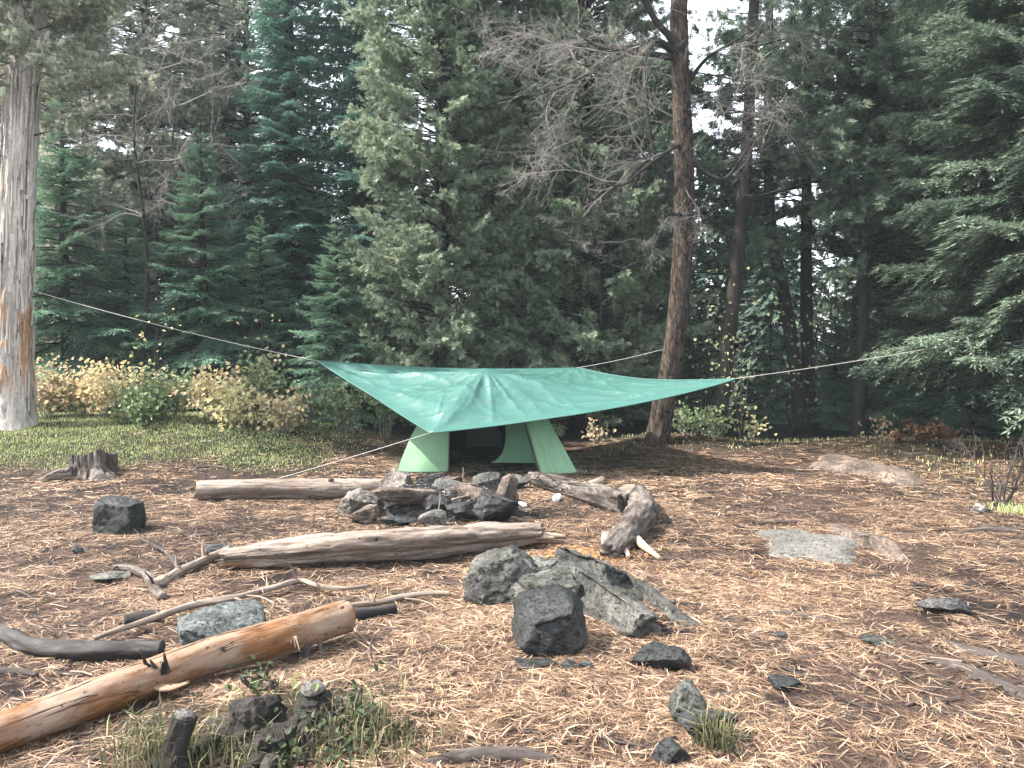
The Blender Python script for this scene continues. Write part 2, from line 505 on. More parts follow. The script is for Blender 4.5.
def cedar_parts(seed, H, Rb, z0=.4, n=260, zmax=None, gap=-.25, rmin=.25, top=.35, sc=(.75, 1.35), tm=None):
    tm = tm or CEDAR; r = RS(seed); parts = []; limbs = []
    for i in range(n):
        u = r.rand() ** .85
        z = z0 + u * ((zmax or H) - z0)
        f = 1 - (z - z0) / (H - z0 + 1e-6)
        Rz = Rb * (top + (1 - top) * min(1, f * 1.5)) * (1 if f < .85 else .8)
        az = r.uniform(0, 6.283)
        pos = np.array([math.cos(az), math.sin(az), 0]) * Rz * r.uniform(rmin, .78) + [0, 0, z]
        if vnoise(np.array([[pos[0] * .9 + seed, pos[1] * .9, pos[2] * .8]]), seed)[0] < gap: continue
        s = r.uniform(*sc) * (.6 + .4 * min(1, f * 2))
        q, t = place(tm[r.randint(5)], pos, az + r.uniform(-.6, .6), r.uniform(-.35, .5), r.uniform(-.7, .7), s)
        parts.append((q, np.clip(t * .7 + r.uniform(-.05, .35), 0, 1)))
        limbs.append((np.array([0, 0, max(.1, z - .25 * np.hypot(pos[0], pos[1]))]), pos + unit(pos * [1, 1, 0]) * s * .8, .018))
    return parts, limbs

def twig_tree(mb, p, d, L, r0, depth, rs, droop=0.0, kids=(9, 7, 4), spread=.9, wander=.25):
    """bare forking twigs"""
    n = max(3, int(L / .16)) if depth else 3
    P = [np.asarray(p, float)]; d = unit(np.asarray(d, float))
    for i in range(n):
        d = unit(d + rs.normal(size=3) * wander * .5 + np.array([0, 0, -droop]))
        P.append(P[-1] + d * L / n)
    P = np.array(P)
    add_tube(mb, P, [r0, max(r0 * .35, .002)], 5 if r0 > .012 else 3, cap=False)
    if depth <= 0: return
    for k in range(kids[-depth] if depth <= len(kids) else 6):
        s = rs.uniform(.2, 1.0); i = min(int(s * n), n - 1)
        q = P[i] + (P[i + 1] - P[i]) * (s * n - i)
        dd = unit(unit(P[i + 1] - P[i]) * rs.uniform(.5, 1.0) + rs.normal(size=3) * spread * .6)
        twig_tree(mb, q, dd, L * rs.uniform(.25, .5) * (1.25 - .5 * s), max(r0 * .45, .0018), depth - 1, rs, droop, kids, spread, wander)

def leaves(P, N, ln, wd, rs, tint):
    """folded broad leaves (two halves) -> kites soup"""
    n = len(P)
    d = unit(rs.normal(size=(n, 3)) + np.array([0, 0, -.35]))
    s = unit(np.cross(d, N)); nn = np.cross(s, d)
    ln = ln * rs.uniform(.6, 1.2, n)[:, None]; wd = wd * rs.uniform(.7, 1.2, n)[:, None]
    tip = P + d * ln; fold = nn * wd * .25
    out = []
    for sg in (1, -1):
        out.append(np.stack([P, P + d * ln * .22 + s * sg * wd * .45 + fold, P + d * ln * .62 + s * sg * wd * .42 + fold, tip], 1))
    return np.concatenate(out).reshape(-1, 3), np.concatenate([tint, tint])

def shrub(name, base, h, w, nst, nlv, rs, lmat, smat, tint=(0, 1), leaf=.075, label=None, group=None, cat='shrub', droop=0):
    root = empty(name, base); tag(root, label, cat, group)
    mb = MB(); tips = []
    for i in range(nst):
        a = rs.uniform(0, 6.28); rr = rs.uniform(.1, 1) * w
        top = np.array([math.cos(a) * rr, math.sin(a) * rr, h * rs.uniform(.55, 1.0)])
        b = np.array([math.cos(a), math.sin(a), 0]) * rr * .3
        P = smooth_path([b, (b + top) / 2 + rs.normal(size=3) * .05 + [0, 0, h * .08], top], 7)
        add_tube(mb, P + base, [.008, .003], 4, cap=False); tips.append(P)
    mb.build('stems', smat, root)
    tips = np.array(tips)
    i = rs.randint(nst, size=nlv); s = rs.randint(2, 7, size=nlv)
    P = tips[i, s] + rs.normal(size=(nlv, 3)) * np.array([.11, .11, .08]) * (w / .4) ** .5 + base
    P[:, 2] = np.maximum(P[:, 2], base[2] + .02)
    N = unit(rs.normal(size=(nlv, 3)) * .5 + np.array([-.1, -.4, 1]))
    tv = np.clip(tint[0] + (tint[1] - tint[0]) * np.clip(rs.uniform(0, 1, nlv) * .6 + .4 * ((i * 37) % 11) / 11, 0, 1), 0, 1)
    q, t = leaves(P, N, leaf, leaf * .8, rs, tv)
    soup('leaves', [(q, t)], lmat, root)
    return root

def blades(P, h, w, rs, lean=.5):
    """grass blades as bent strips: (n,4,3) kites x2"""
    n = len(P)
    a = rs.uniform(0, 6.28, n); d = np.stack([np.cos(a), np.sin(a), 0 * a], 1)
    s = np.stack([-np.sin(a), np.cos(a), 0 * a], 1)
    h = np.asarray(h) * rs.uniform(.5, 1.25, n); l = rs.uniform(.1, 1, n) * lean
    m = P + d * (h * l * .35)[:, None] + np.array([0, 0, 1]) * (h * .62)[:, None]
    tip = P + d * (h * l * 1.05)[:, None] + np.array([0, 0, 1]) * (h * (1 - .35 * l))[:, None]
    w = w * rs.uniform(.6, 1.2, n)[:, None]
    q1 = np.stack([P - s * w * .5, P + s * w * .5, m + s * w * .4, m - s * w * .4], 1)
    q2 = np.stack([m - s * w * .4, m + s * w * .4, tip + s * w * .06, tip - s * w * .06], 1)
    return np.concatenate([q1, q2]).reshape(-1, 3), np.tile(rs.uniform(0, 1, n), 2)
# ------------------------------------------------------------------ materials
M = {}
M['bark_pale'] = bark_mat('bark_pale', [(.33, (0.049, 0.040, 0.037)), (.43, (0.243, 0.217, 0.194)), (.62, (0.451, 0.414, 0.379))], 10, (1, 1, .13), 1.0, .04,
    patch=dict(scale=6.5, lo=.44, hi=.54, z=(.45, 1.0, 1.7, 2.5), stops=[(.3, (0.144, 0.073, 0.040)), (.6, (0.398, 0.243, 0.149))]), lines=(11, .05))
M['bark_pine'] = bark_mat('bark_pine', [(.3, (0.016, 0.012, 0.010)), (.5, (0.054, 0.039, 0.030)), (.68, (0.098, 0.076, 0.063))], 14, (1, 1, .28), 1.0, .035, crack=15)
M['bark_dark'] = bark_mat('bark_dark', [(.3, (0.006, 0.006, 0.006)), (.5, (0.019, 0.017, 0.015)), (.7, (0.042, 0.037, 0.034))], 10, (1, 1, .2), 1.0, .03)
M['twig_grey'] = bark_mat('twig_grey', [(.3, (0.109, 0.101, 0.095)), (.6, (0.197, 0.184, 0.173))], 12, (1, 1, .4), .3, .005)
M['wood_peeled'] = bark_mat('wood_peeled', [(.36, (0.027, 0.015, 0.009)), (.42, (0.127, 0.074, 0.046)), (.50, (0.171, 0.113, 0.077)), (.62, (0.212, 0.161, 0.125))], 6, (1, 1, .25), .8, .012,
    patch=dict(scale=4.0, lo=.42, hi=.55, stretch=(1, 1, .45), stops=[(.3, (0.040, 0.016, 0.006)), (.5, (0.127, 0.058, 0.023)), (.65, (0.162, 0.086, 0.045))]), rough=.75, fine=38, lines=(9, .10))
M['wood_grey'] = bark_mat('wood_grey', [(.34, (0.018, 0.014, 0.011)), (.43, (0.106, 0.082, 0.067)), (.52, (0.172, 0.140, 0.118)), (.64, (0.238, 0.208, 0.181))], 11, (1, 1, .12), 1.0, .035,
    patch=dict(scale=3.0, lo=.54, hi=.66, stops=[(.3, (0.065, 0.030, 0.014)), (.6, (0.172, 0.088, 0.043))]), lines=(10, .06))
M['wood_mottled'] = bark_mat('wood_mottled', [(.36, (0.007, 0.007, 0.006)), (.47, (0.043, 0.035, 0.031)), (.56, (0.110, 0.095, 0.085)), (.66, (0.160, 0.141, 0.129))], 9, (1, 1, .3), 1.0, .025, lines=(9, .12))
M['wood_split'] = bark_mat('wood_split', [(.3, (0.170, 0.107, 0.064)), (.55, (0.302, 0.244, 0.185))], 8, (1, 1, .1), .6, .01)
M['wood_char'] = bark_mat('wood_char', [(.3, (0.005, 0.005, 0.006)), (.5, (0.021, 0.019, 0.019)), (.68, (0.068, 0.064, 0.062))], 9, (1, 1, .2), 1.0, .02, rough=.75)
M['branch_pale'] = bark_mat('branch_pale', [(.3, (0.040, 0.031, 0.027)), (.48, (0.148, 0.116, 0.094)), (.65, (0.232, 0.197, 0.165))], 14, (1, 1, .3), .6, .006)
M['branch_dark'] = bark_mat('branch_dark', [(.3, (0.013, 0.011, 0.011)), (.5, (0.047, 0.039, 0.036)), (.68, (0.115, 0.100, 0.089))], 12, (1, 1, .3), .7, .008)
M['rock_grey'] = rock_mat('rock_grey', (0.012, 0.013, 0.013), (0.042, 0.043, 0.040), (0.120, 0.116, 0.106), (0.128, 0.131, 0.114), moss=(0.026, 0.031, 0.018))
M['rock_dark'] = rock_mat('rock_dark', (0.002, 0.003, 0.003), (0.007, 0.009, 0.009), (0.026, 0.028, 0.031), (0.033, 0.035, 0.037), .55)
M['rock_blue'] = rock_mat('rock_blue', (0.014, 0.016, 0.018), (0.046, 0.054, 0.056), (0.108, 0.119, 0.119), (0.138, 0.154, 0.146))
M['rock_pale'] = rock_mat('rock_pale', (0.031, 0.027, 0.023), (0.120, 0.107, 0.096), (0.210, 0.192, 0.174), (0.049, 0.047, 0.036), .85)
M['rock_brown'] = rock_mat('rock_brown', (0.024, 0.019, 0.016), (0.094, 0.070, 0.055), (0.188, 0.144, 0.114), (0.041, 0.038, 0.035))
M['rock_soot'] = rock_mat('rock_soot', (0.006, 0.006, 0.007), (0.018, 0.018, 0.020), (0.080, 0.076, 0.072), None, .7)
M['rock_slab'] = rock_mat('rock_slab', (0.046, 0.043, 0.039), (0.093, 0.089, 0.082), (0.131, 0.124, 0.115), None, .85)

def ground_mat():
    m, g = material('forest_floor')
    v = g.coords('world', randomise=False)
    big = g.noise(v, .75, 5, .6, .4); mid = g.noise(v, 4.5, 7, .68, .5)
    v2 = g.n('ShaderNodeVectorMath', {0: v, 1: (1, .55, 1)}, operation='MULTIPLY').outputs[0]
    fine = g.noise(v2, 34, 6, .7, 1.2); vf = g.noise(v, 120, 3, .6, .6)
    h = g.math('ADD', g.math('MULTIPLY', fine, .6), g.math('MULTIPLY', vf, .4))
    litter = g.ramp(h, [(.33, (0.007, 0.005, 0.004)), (.45, (0.032, 0.021, 0.016)), (.57, (0.088, 0.058, 0.045)), (.70, (0.134, 0.099, 0.080))])
    soil = g.ramp(h, [(.3, (0.001, 0.003, 0.003)), (.5, (0.007, 0.004, 0.005)), (.7, (0.014, 0.010, 0.010))])
    dust = g.ramp(h, [(.3, (0.009, 0.007, 0.007)), (.5, (0.014, 0.010, 0.008)), (.7, (0.018, 0.014, 0.012))])
    patch = g.math('ADD', g.math('MULTIPLY', big, .45), g.math('MULTIPLY', mid, .55))
    col = g.mix(g.math('MULTIPLY', g.fac(patch, .52, .42), .85), litter, soil)
    col = g.mix(g.n('ShaderNodeAttribute', attribute_name='dust').outputs['Fac'], col, dust)
    gr = g.ramp(h, [(.3, (0.005, 0.006, 0.004)), (.5, (0.013, 0.018, 0.006)), (.7, (0.025, 0.022, 0.009))])
    ga = g.n('ShaderNodeAttribute', attribute_name='grass').outputs['Fac']
    col = g.mix(g.math('MULTIPLY', ga, g.fac(mid, .30, .50)), col, gr)
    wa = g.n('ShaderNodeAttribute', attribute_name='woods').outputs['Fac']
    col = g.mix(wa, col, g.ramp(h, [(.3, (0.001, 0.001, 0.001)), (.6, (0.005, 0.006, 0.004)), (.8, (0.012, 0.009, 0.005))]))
    sa = g.n('ShaderNodeAttribute', attribute_name='soot').outputs['Fac']
    col = g.mix(g.math('MULTIPLY', sa, g.fac(mid, .35, .55)), col, g.ramp(h, [(.3, (0.001, 0.001, 0.001)), (.6, (0.007, 0.009, 0.006)), (.75, (0.018, 0.018, 0.017))]))
    hh = g.math('ADD', h, g.math('MULTIPLY', mid, .8))
    g.out(col, .95, hh, 1.0, .035, .15)
    return m
M['ground'] = ground_mat()

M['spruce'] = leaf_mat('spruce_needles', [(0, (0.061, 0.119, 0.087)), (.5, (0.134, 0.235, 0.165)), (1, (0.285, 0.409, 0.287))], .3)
M['spruce_teal'] = leaf_mat('spruce_needles_bluish', [(0, (0.038, 0.098, 0.079)), (.5, (0.089, 0.186, 0.148)), (1, (0.193, 0.302, 0.238))], .3)
M['cedar'] = leaf_mat('cedar_sprays', [(0, (0.076, 0.111, 0.074)), (.45, (0.162, 0.213, 0.140)), (.85, (0.270, 0.322, 0.235)), (1, (0.368, 0.360, 0.285))], .35)
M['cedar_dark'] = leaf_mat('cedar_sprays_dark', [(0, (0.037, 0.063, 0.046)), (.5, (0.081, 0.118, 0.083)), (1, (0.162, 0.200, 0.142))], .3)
M['cedar_grey'] = leaf_mat('cedar_sprays_greyed', [(0, (0.123, 0.149, 0.115)), (.5, (0.234, 0.267, 0.208)), (1, (0.403, 0.398, 0.335))], .35)
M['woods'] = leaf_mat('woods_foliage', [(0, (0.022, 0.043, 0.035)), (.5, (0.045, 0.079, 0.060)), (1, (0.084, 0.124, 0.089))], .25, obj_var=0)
M['leaf_autumn'] = leaf_mat('autumn_leaves', [(0, (0.060, 0.104, 0.046)), (.3, (0.167, 0.216, 0.107)), (.55, (0.412, 0.387, 0.214)), (.8, (0.476, 0.351, 0.225)), (1, (0.436, 0.270, 0.214))], .35)
M['leaf_green'] = leaf_mat('green_leaves', [(0, (0.025, 0.043, 0.021)), (.6, (0.070, 0.093, 0.045)), (1, (0.182, 0.180, 0.084))], .35)
M['fern_dead'] = leaf_mat('dead_fern', [(0, (0.088, 0.040, 0.022)), (.6, (0.224, 0.112, 0.064)), (1, (0.336, 0.208, 0.128))], .3)
M['grass'] = leaf_mat('grass_blades', [(0, (0.147, 0.201, 0.071)), (.5, (0.307, 0.356, 0.143)), (1, (0.673, 0.626, 0.358))], .35, obj_var=0)
M['grass_long'] = leaf_mat('long_grass', [(0, (.035, .05, .022)), (.5, (.088, .094, .045)), (1, (.25, .215, .13))], .35, obj_var=0)
M['needles'] = leaf_mat('fallen_pine_needles', [(0, (0.021, 0.015, 0.012)), (.38, (0.077, 0.045, 0.029)), (.62, (0.247, 0.153, 0.095)), (.85, (0.443, 0.310, 0.207)), (1, (0.567, 0.424, 0.297))], .1, .6, .4, 0)
M['chips'] = leaf_mat('bark_chips', [(0, (0.016, 0.014, 0.013)), (.6, (0.060, 0.046, 0.040)), (1, (0.208, 0.144, 0.104))], 0, .8, .3, 0)
M['charcoal'] = leaf_mat('charcoal_bits', [(0, (.008, .008, .009)), (.6, (.05, .047, .045)), (1, (.26, .24, .22))], 0, .8, .3, 0)
M['crumbs'] = leaf_mat('rotten_wood_crumbs', [(0, (0.182, 0.091, 0.039)), (.6, (0.325, 0.189, 0.091)), (1, (0.403, 0.286, 0.176))], .1, .8, .2, 0)

def cloth_mat(name, col, trans, rough=.5, spec=.4, wr=(14, .25)):
    m, g = material(name)
    v = g.coords('object', randomise=False)
    a = g.noise(v, 2.2, 6, .6, 1.0); w = g.noise(g.n('ShaderNodeVectorMath', {0: v, 1: (1, .35, 1)}, operation='MULTIPLY').outputs[0], wr[0], 5, .6, 1.5)
    c = g.ramp(a, [(.3, tuple(k * .85 for k in col)), (.7, tuple(min(1, k * 1.12) for k in col))])
    b = g.n('ShaderNodeBump', {'Height': w, 'Strength': wr[1], 'Distance': .03}).outputs[0]
    p = g.n('ShaderNodeBsdfPrincipled', {'Base Color': c, 'Roughness': rough, 'Specular IOR Level': spec, 'Normal': b})
    tr = g.n('ShaderNodeBsdfTranslucent', {'Color': c, 'Normal': b})
    mx = g.n('ShaderNodeMixShader', {0: trans, 1: p.outputs[0], 2: tr.outputs[0]})
    g.n('ShaderNodeOutputMaterial', {'Surface': mx.outputs[0]})
    return m
M['tarp'] = cloth_mat('tarp_woven_green', (.044, .122, .106), .2, .42, .4)
M['tent'] = cloth_mat('tent_nylon_green', (0.220, 0.378, 0.238), .30, .6, .3, (9, .15))
M['tent_inner'] = cloth_mat('tent_inner_green', (0.186, 0.347, 0.223), .3, .7, .2, (9, .1))
M['tent_black_shade'] = cloth_mat('tent_black_shade_cloth', (.012, .014, .016), 0, .8, .2)  # black for the groundsheet and for the shade inside the tent
M['window_light'] = cloth_mat('window_light_grey', (.06, .07, .07), 0, .8, .2)
m_, g_ = material('cord'); g_.out((.36, .35, .32), .8); M['cord'] = m_
m_, g_ = material('hem_orange'); g_.out((.60, .27, .08), .7); M['hem'] = m_
m_, g_ = material('metal_dull'); g_.out((.25, .25, .26), .5); M['metal'] = m_
m_, g_ = material('pole_black'); g_.out((.02, .02, .022), .5); M['pole'] = m_
m_, g_ = material('bottle_pale'); g_.out((.55, .68, .72), .3); M['bottle'] = m_
m_, g_ = material('paper_white'); g_.out((.75, .74, .72), .8); M['paper'] = m_

# ------------------------------------------------------------------ ground
def axis(lo, hi, a, b, st, grow=1.22):
    v = list(np.arange(a, b + 1e-6, st)); s = st
    while v[-1] < hi: s *= grow; v.append(v[-1] + s)
    s = st; u = [a]
    while u[-1] > lo: s *= grow; u.append(u[-1] - s)
    return np.array(u[1:][::-1] + v)

def pix(x, y, z=0):
    """pixel of a world point (only used to read masks off the plan)"""
    c, s = math.cos(PITCH), math.sin(PITCH)
    dz = z - CAMZ; f = c * y - s * dz; u = s * y + c * dz
    return 512 + FPX * x / f, 384 - FPX * u / f

def grass_mask(x, y):
    e = vnoise(np.stack([np.ravel(x) * .9, np.ravel(y) * .9, 0 * np.ravel(x)], 1), 21).reshape(np.shape(x))
    a = ss(9.9, 10.7, y + .4 * e) * ss(-1.6, -3.4, x + .6 * e)
    b = .62 * ss(11.6, 12.7, y + .5 * e) * ss(.9, 2.0, x)
    c = .5 * ss(8.6, 10.2, y + .8 * e) * ss(4.4, 6.0, x + .9 * e)
    d = .7 * np.exp(-((x + .85) / .55) ** 2 - ((y - 3.35) / .4) ** 2)
    return np.clip(np.maximum(np.maximum(a, b), np.maximum(c, d)), 0, 1)

xs = axis(-130, 130, -9.4, 9.4, .06); ys = axis(-8, 150, 1.9, 13.8, .055)
X, Y = np.meshgrid(xs, ys)
Z = ground_z(X, Y)
V = np.stack([X, Y, Z], 2).reshape(-1, 3)
nx, ny = len(xs), len(ys)
i, j = np.meshgrid(np.arange(ny - 1), np.arange(nx - 1), indexing='ij')
F = np.stack([i * nx + j, i * nx + j + 1, (i + 1) * nx + j + 1, (i + 1) * nx + j], 2).reshape(-1, 4)
xf, yf = V[:, 0], V[:, 1]
V[:, 2] += .006 * fbm(V * np.array([11, 11, 0]), 3, 8) * ss(14, 12, yf) * ss(1, 2, yf)
dust = .75 * np.exp(-((xf + 3.6) / 2.2) ** 2 - ((yf - 8.6) / 1.1) ** 2) + .5 * np.exp(-((xf - 2.7) / 1.0) ** 2 - ((yf - 6.9) / .5) ** 2) + .6 * np.exp(-((xf + 2.2) / 1.6) ** 2 - ((yf - 10.2) / .7) ** 2)
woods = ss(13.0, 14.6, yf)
soot = np.exp(-((xf + .7) / 1.1) ** 2 - ((yf - 7.5) / .7) ** 2) + .5 * np.exp(-((xf - .2) / .7) ** 2 - ((yf - 7.4) / .5) ** 2)
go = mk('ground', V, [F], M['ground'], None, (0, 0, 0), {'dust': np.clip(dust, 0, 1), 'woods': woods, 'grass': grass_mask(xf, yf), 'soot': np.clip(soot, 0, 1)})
tag(go, 'brown forest floor strewn with pine needles in the clearing', 'ground', kind='structure')

# fallen pine needles
def frustum_points(n, y0, y1, rs):
    y = np.sqrt(rs.uniform(y0 ** 2, y1 ** 2, n)); x = rs.uniform(-1, 1, n) * (.70 * y + .35)
    return x, y
def flank_points(n, y0, y1, rs):
    y = rs.uniform(y0, y1, n); x = rs.choice([-1, 1], n) * (.70 * y + .35 + rs.uniform(0, 1, n) ** 1.3 * 2.6)
    return x, y
def needle_soup(n, y0, y1, rs, ln, wd, pair, pts=frustum_points):
    x, y = pts(n, y0, y1, rs)
    p = np.stack([x, y, 0 * x], 1)
    d = ss(-.30, .48, fbm(p * 1.3, 3, 61) * .42 + vnoise(p * 6.5, 62) * .42 + vnoise(p * 17, 63) * .42) * (1 - .93 * ss(.3, .8, grass_mask(x, y)))
    d = d * (1 - .9 * np.exp(-((x + .7) / .95) ** 2 - ((y - 7.5) / .55) ** 2)) * (1 - .6 * np.exp(-((x + 3.6) / 1.8) ** 2 - ((y - 8.6) / .9) ** 2))
    ok = rs.uniform(0, 1, n) < d + .04
    x, y = x[ok], y[ok]; n = len(x)
    z = ground_z(x, y) + .003 + rs.uniform(0, 1, n) ** 2 * .016
    P = np.stack([x, y, z], 1); out = []; T = []
    a0 = rs.uniform(0, 6.283, n); L = ln * rs.uniform(.55, 1.25, n); tv = np.clip(rs.normal(.50, .27, n), 0, 1)
    el = rs.normal(0, .10, n)
    for k in range(2 if pair else 1):
        a = a0 + (rs.uniform(.02, .13, n) if k else 0); b = a + rs.normal(0, .15, n)
        d1 = np.stack([np.cos(a), np.sin(a), el], 1); d2 = np.stack([np.cos(b), np.sin(b), -.5 * el], 1)
        s = np.stack([-np.sin(a), np.cos(a), rs.uniform(-.4, .4, n)], 1)
        m = P + d1 * (L * .5)[:, None]; e = m + d2 * (L * .5)[:, None]
        w = (wd * rs.uniform(.6, 1.3, n))[:, None] * .5
        out += [np.stack([P - s * w, P + s * w, m + s * w, m - s * w], 1), np.stack([m - s * w, m + s * w, e + s * w * .3, e - s * w * .3], 1)]
        T += [tv, tv]
    return np.concatenate(out).reshape(-1, 3), np.concatenate(T)
nd = [needle_soup(150000, 1.2, 11.5, RS(7), .085, .0035, False, flank_points), needle_soup(165000, 2.2, 5.4, RS(1), .110, .0017, True), needle_soup(170000, 5.2, 8.6, RS(2), .125, .0031, False), needle_soup(150000, 8.2, 13.2, RS(3), .13, .0068, False)]
o = soup('needle_litter', nd, M['needles'], None, (0, 0, 0)); tag(o, 'tan pine needles fallen all over the clearing floor', 'pine needles', kind='stuff')

# bark chips and crumbs of wood
def chip_soup(x, y, rs, size):
    n = len(x)
    P = np.stack([x, y, ground_z(x, y) + rs.uniform(.002, .014, n)], 1)
    a = rs.uniform(0, 6.283, n); d = np.stack([np.cos(a), np.sin(a), rs.normal(0, .15, n)], 1)
    s = np.stack([-np.sin(a), np.cos(a), rs.normal(0, .25, n)], 1)
    ln = (size * rs.uniform(.4, 1.6, n))[:, None]; wd = (size * rs.uniform(.15, .5, n))[:, None]
    j = lambda: rs.uniform(.6, 1.2, (n, 1))
    top = [P + d * ln * j() * sx + s * wd * j() * sy for sx, sy in ((-.5, -.5), (.5, -.5), (.5, .5), (-.5, .5))]
    q = np.stack(top, 1); up = np.array([0, 0, 1]) * (size * .12)
    qs = [q + up]
    for k in range(4): qs.append(np.stack([q[:, k], q[:, (k + 1) % 4], q[:, (k + 1) % 4] + up, q[:, k] + up], 1))
    return np.concatenate(qs).reshape(-1, 3), np.tile(np.clip(rs.beta(1.2, 2.2, n), 0, 1), 5)
r_ = RS(4); x, y = frustum_points(24000, 2.2, 11, r_)
k = vnoise(np.stack([x * 1.3, y * 1.3, 0 * x], 1), 66) + r_.uniform(-.6, .6, len(x)) > .05
x, y = x[k], y[k]; k = grass_mask(x, y) < .4; x, y = x[k], y[k]
def twig_soup(n, rs):
    x, y = frustum_points(n, 2.3, 11, rs); P = np.stack([x, y, ground_z(x, y) + .008], 1); a = rs.uniform(0, 6.283, n); L = rs.uniform(.05, .28, n)[:, None]; w_ = rs.uniform(.0025, .006, n)[:, None]
    d = np.stack([np.cos(a), np.sin(a), rs.normal(0, .05, n)], 1); s_ = np.stack([-np.sin(a), np.cos(a), 0 * a], 1); m_ = P + d * L * .5 + s_ * rs.normal(0, .012, (n, 1)) + [0, 0, .004]; e_ = P + d * L
    up = np.array([0, 0, 1.0]) * w_; out = []
    for A_, B_ in ((P, m_), (m_, e_)):
        out += [np.stack([A_ - s_ * w_, A_ + up, B_ + up, B_ - s_ * w_], 1), np.stack([A_ + up, A_ + s_ * w_, B_ + s_ * w_, B_ + up], 1)]
    return np.concatenate(out).reshape(-1, 3), np.tile(rs.beta(1.1, 1.6, n), 4)
o = soup('bark_litter', [chip_soup(x, y, r_, .027), twig_soup(1500, RS(44))], M['chips'], None, (0, 0, 0)); tag(o, 'dark bark chips and broken twigs mixed into the needles', 'bark chips', kind='stuff')
r_ = RS(5); n = 1500; x = r_.normal(.42, .30, n); y = 6.05 + r_.normal(0, .16, n) + .25 * (x - .4)
o = soup('wood_crumbs', [chip_soup(x, y, r_, .03)], M['crumbs'], None, (0, 0, 0)); tag(o, 'orange crumbs of rotten wood spilling from the end of the middle log', 'wood crumbs', kind='stuff')
r_ = RS(6); n = 900; x = r_.normal(-.62, .42, n); y = r_.normal(7.55, .3, n)
# ------------------------------------------------------------------ fire ring
cx, cy = -.70, 7.86
ga = np.linspace(-1, 1, 70); GX, GY = np.meshgrid(ga, ga)
rr = np.hypot(GX, GY)
px_, py_ = cx + GX * .95, cy + GY * .55
q = np.stack([px_.ravel(), py_.ravel(), 0 * px_.ravel()], 1)
hz = (.21 * ss(1.0, .35, rr) + (.030 * fbm(q * 7, 4, 71) + .014 * fbm(q * 30, 3, 72)).reshape(rr.shape) * ss(1, .7, rr)) - .03 * ss(.8, 1.1, rr)
Vm = np.stack([px_, py_, ground_z(px_, py_) + hz], 2).reshape(-1, 3)
i, j = np.meshgrid(np.arange(69), np.arange(69), indexing='ij')
Fm = np.stack([i * 70 + j, i * 70 + j + 1, (i + 1) * 70 + j + 1, (i + 1) * 70 + j], 2).reshape(-1, 4)
m, g = material('ash'); v = g.coords('object'); a = g.noise(v, 16, 8, .7); b = g.noise(v, 70, 4, .6)
h = g.math('ADD', g.math('MULTIPLY', a, .6), g.math('MULTIPLY', b, .4))
g.out(g.ramp(h, [(.40, (.008, .008, .009)), (.50, (.035, .034, .033)), (.62, (.15, .142, .135))]), .95, h, 1, .03, .1); M['ash'] = m
o = mk('ash_heap', Vm, [Fm], M['ash'], None, (cx, cy, 0)); tag(o, 'heap of grey ash and charcoal filling the stone fire ring', 'ash')
r_ = RS(66); n = 1100; ax_ = r_.normal(cx, .36, n); ay_ = r_.normal(cy - .05, .22, n); qv, qt = chip_soup(ax_, ay_, r_, .035)
rr_ = np.hypot((ax_ - cx) / .95, (ay_ - cy) / .55); qv = qv + np.tile(np.repeat(np.stack([0 * rr_, 0 * rr_, .21 * ss(1.0, .35, rr_) + .012], 1), 4, 0), (5, 1))
ch = soup('charcoal', [(qv, np.tile(r_.beta(.7, 1.6, n), 5))], M['charcoal'], o); ch['kind'] = 'stuff'

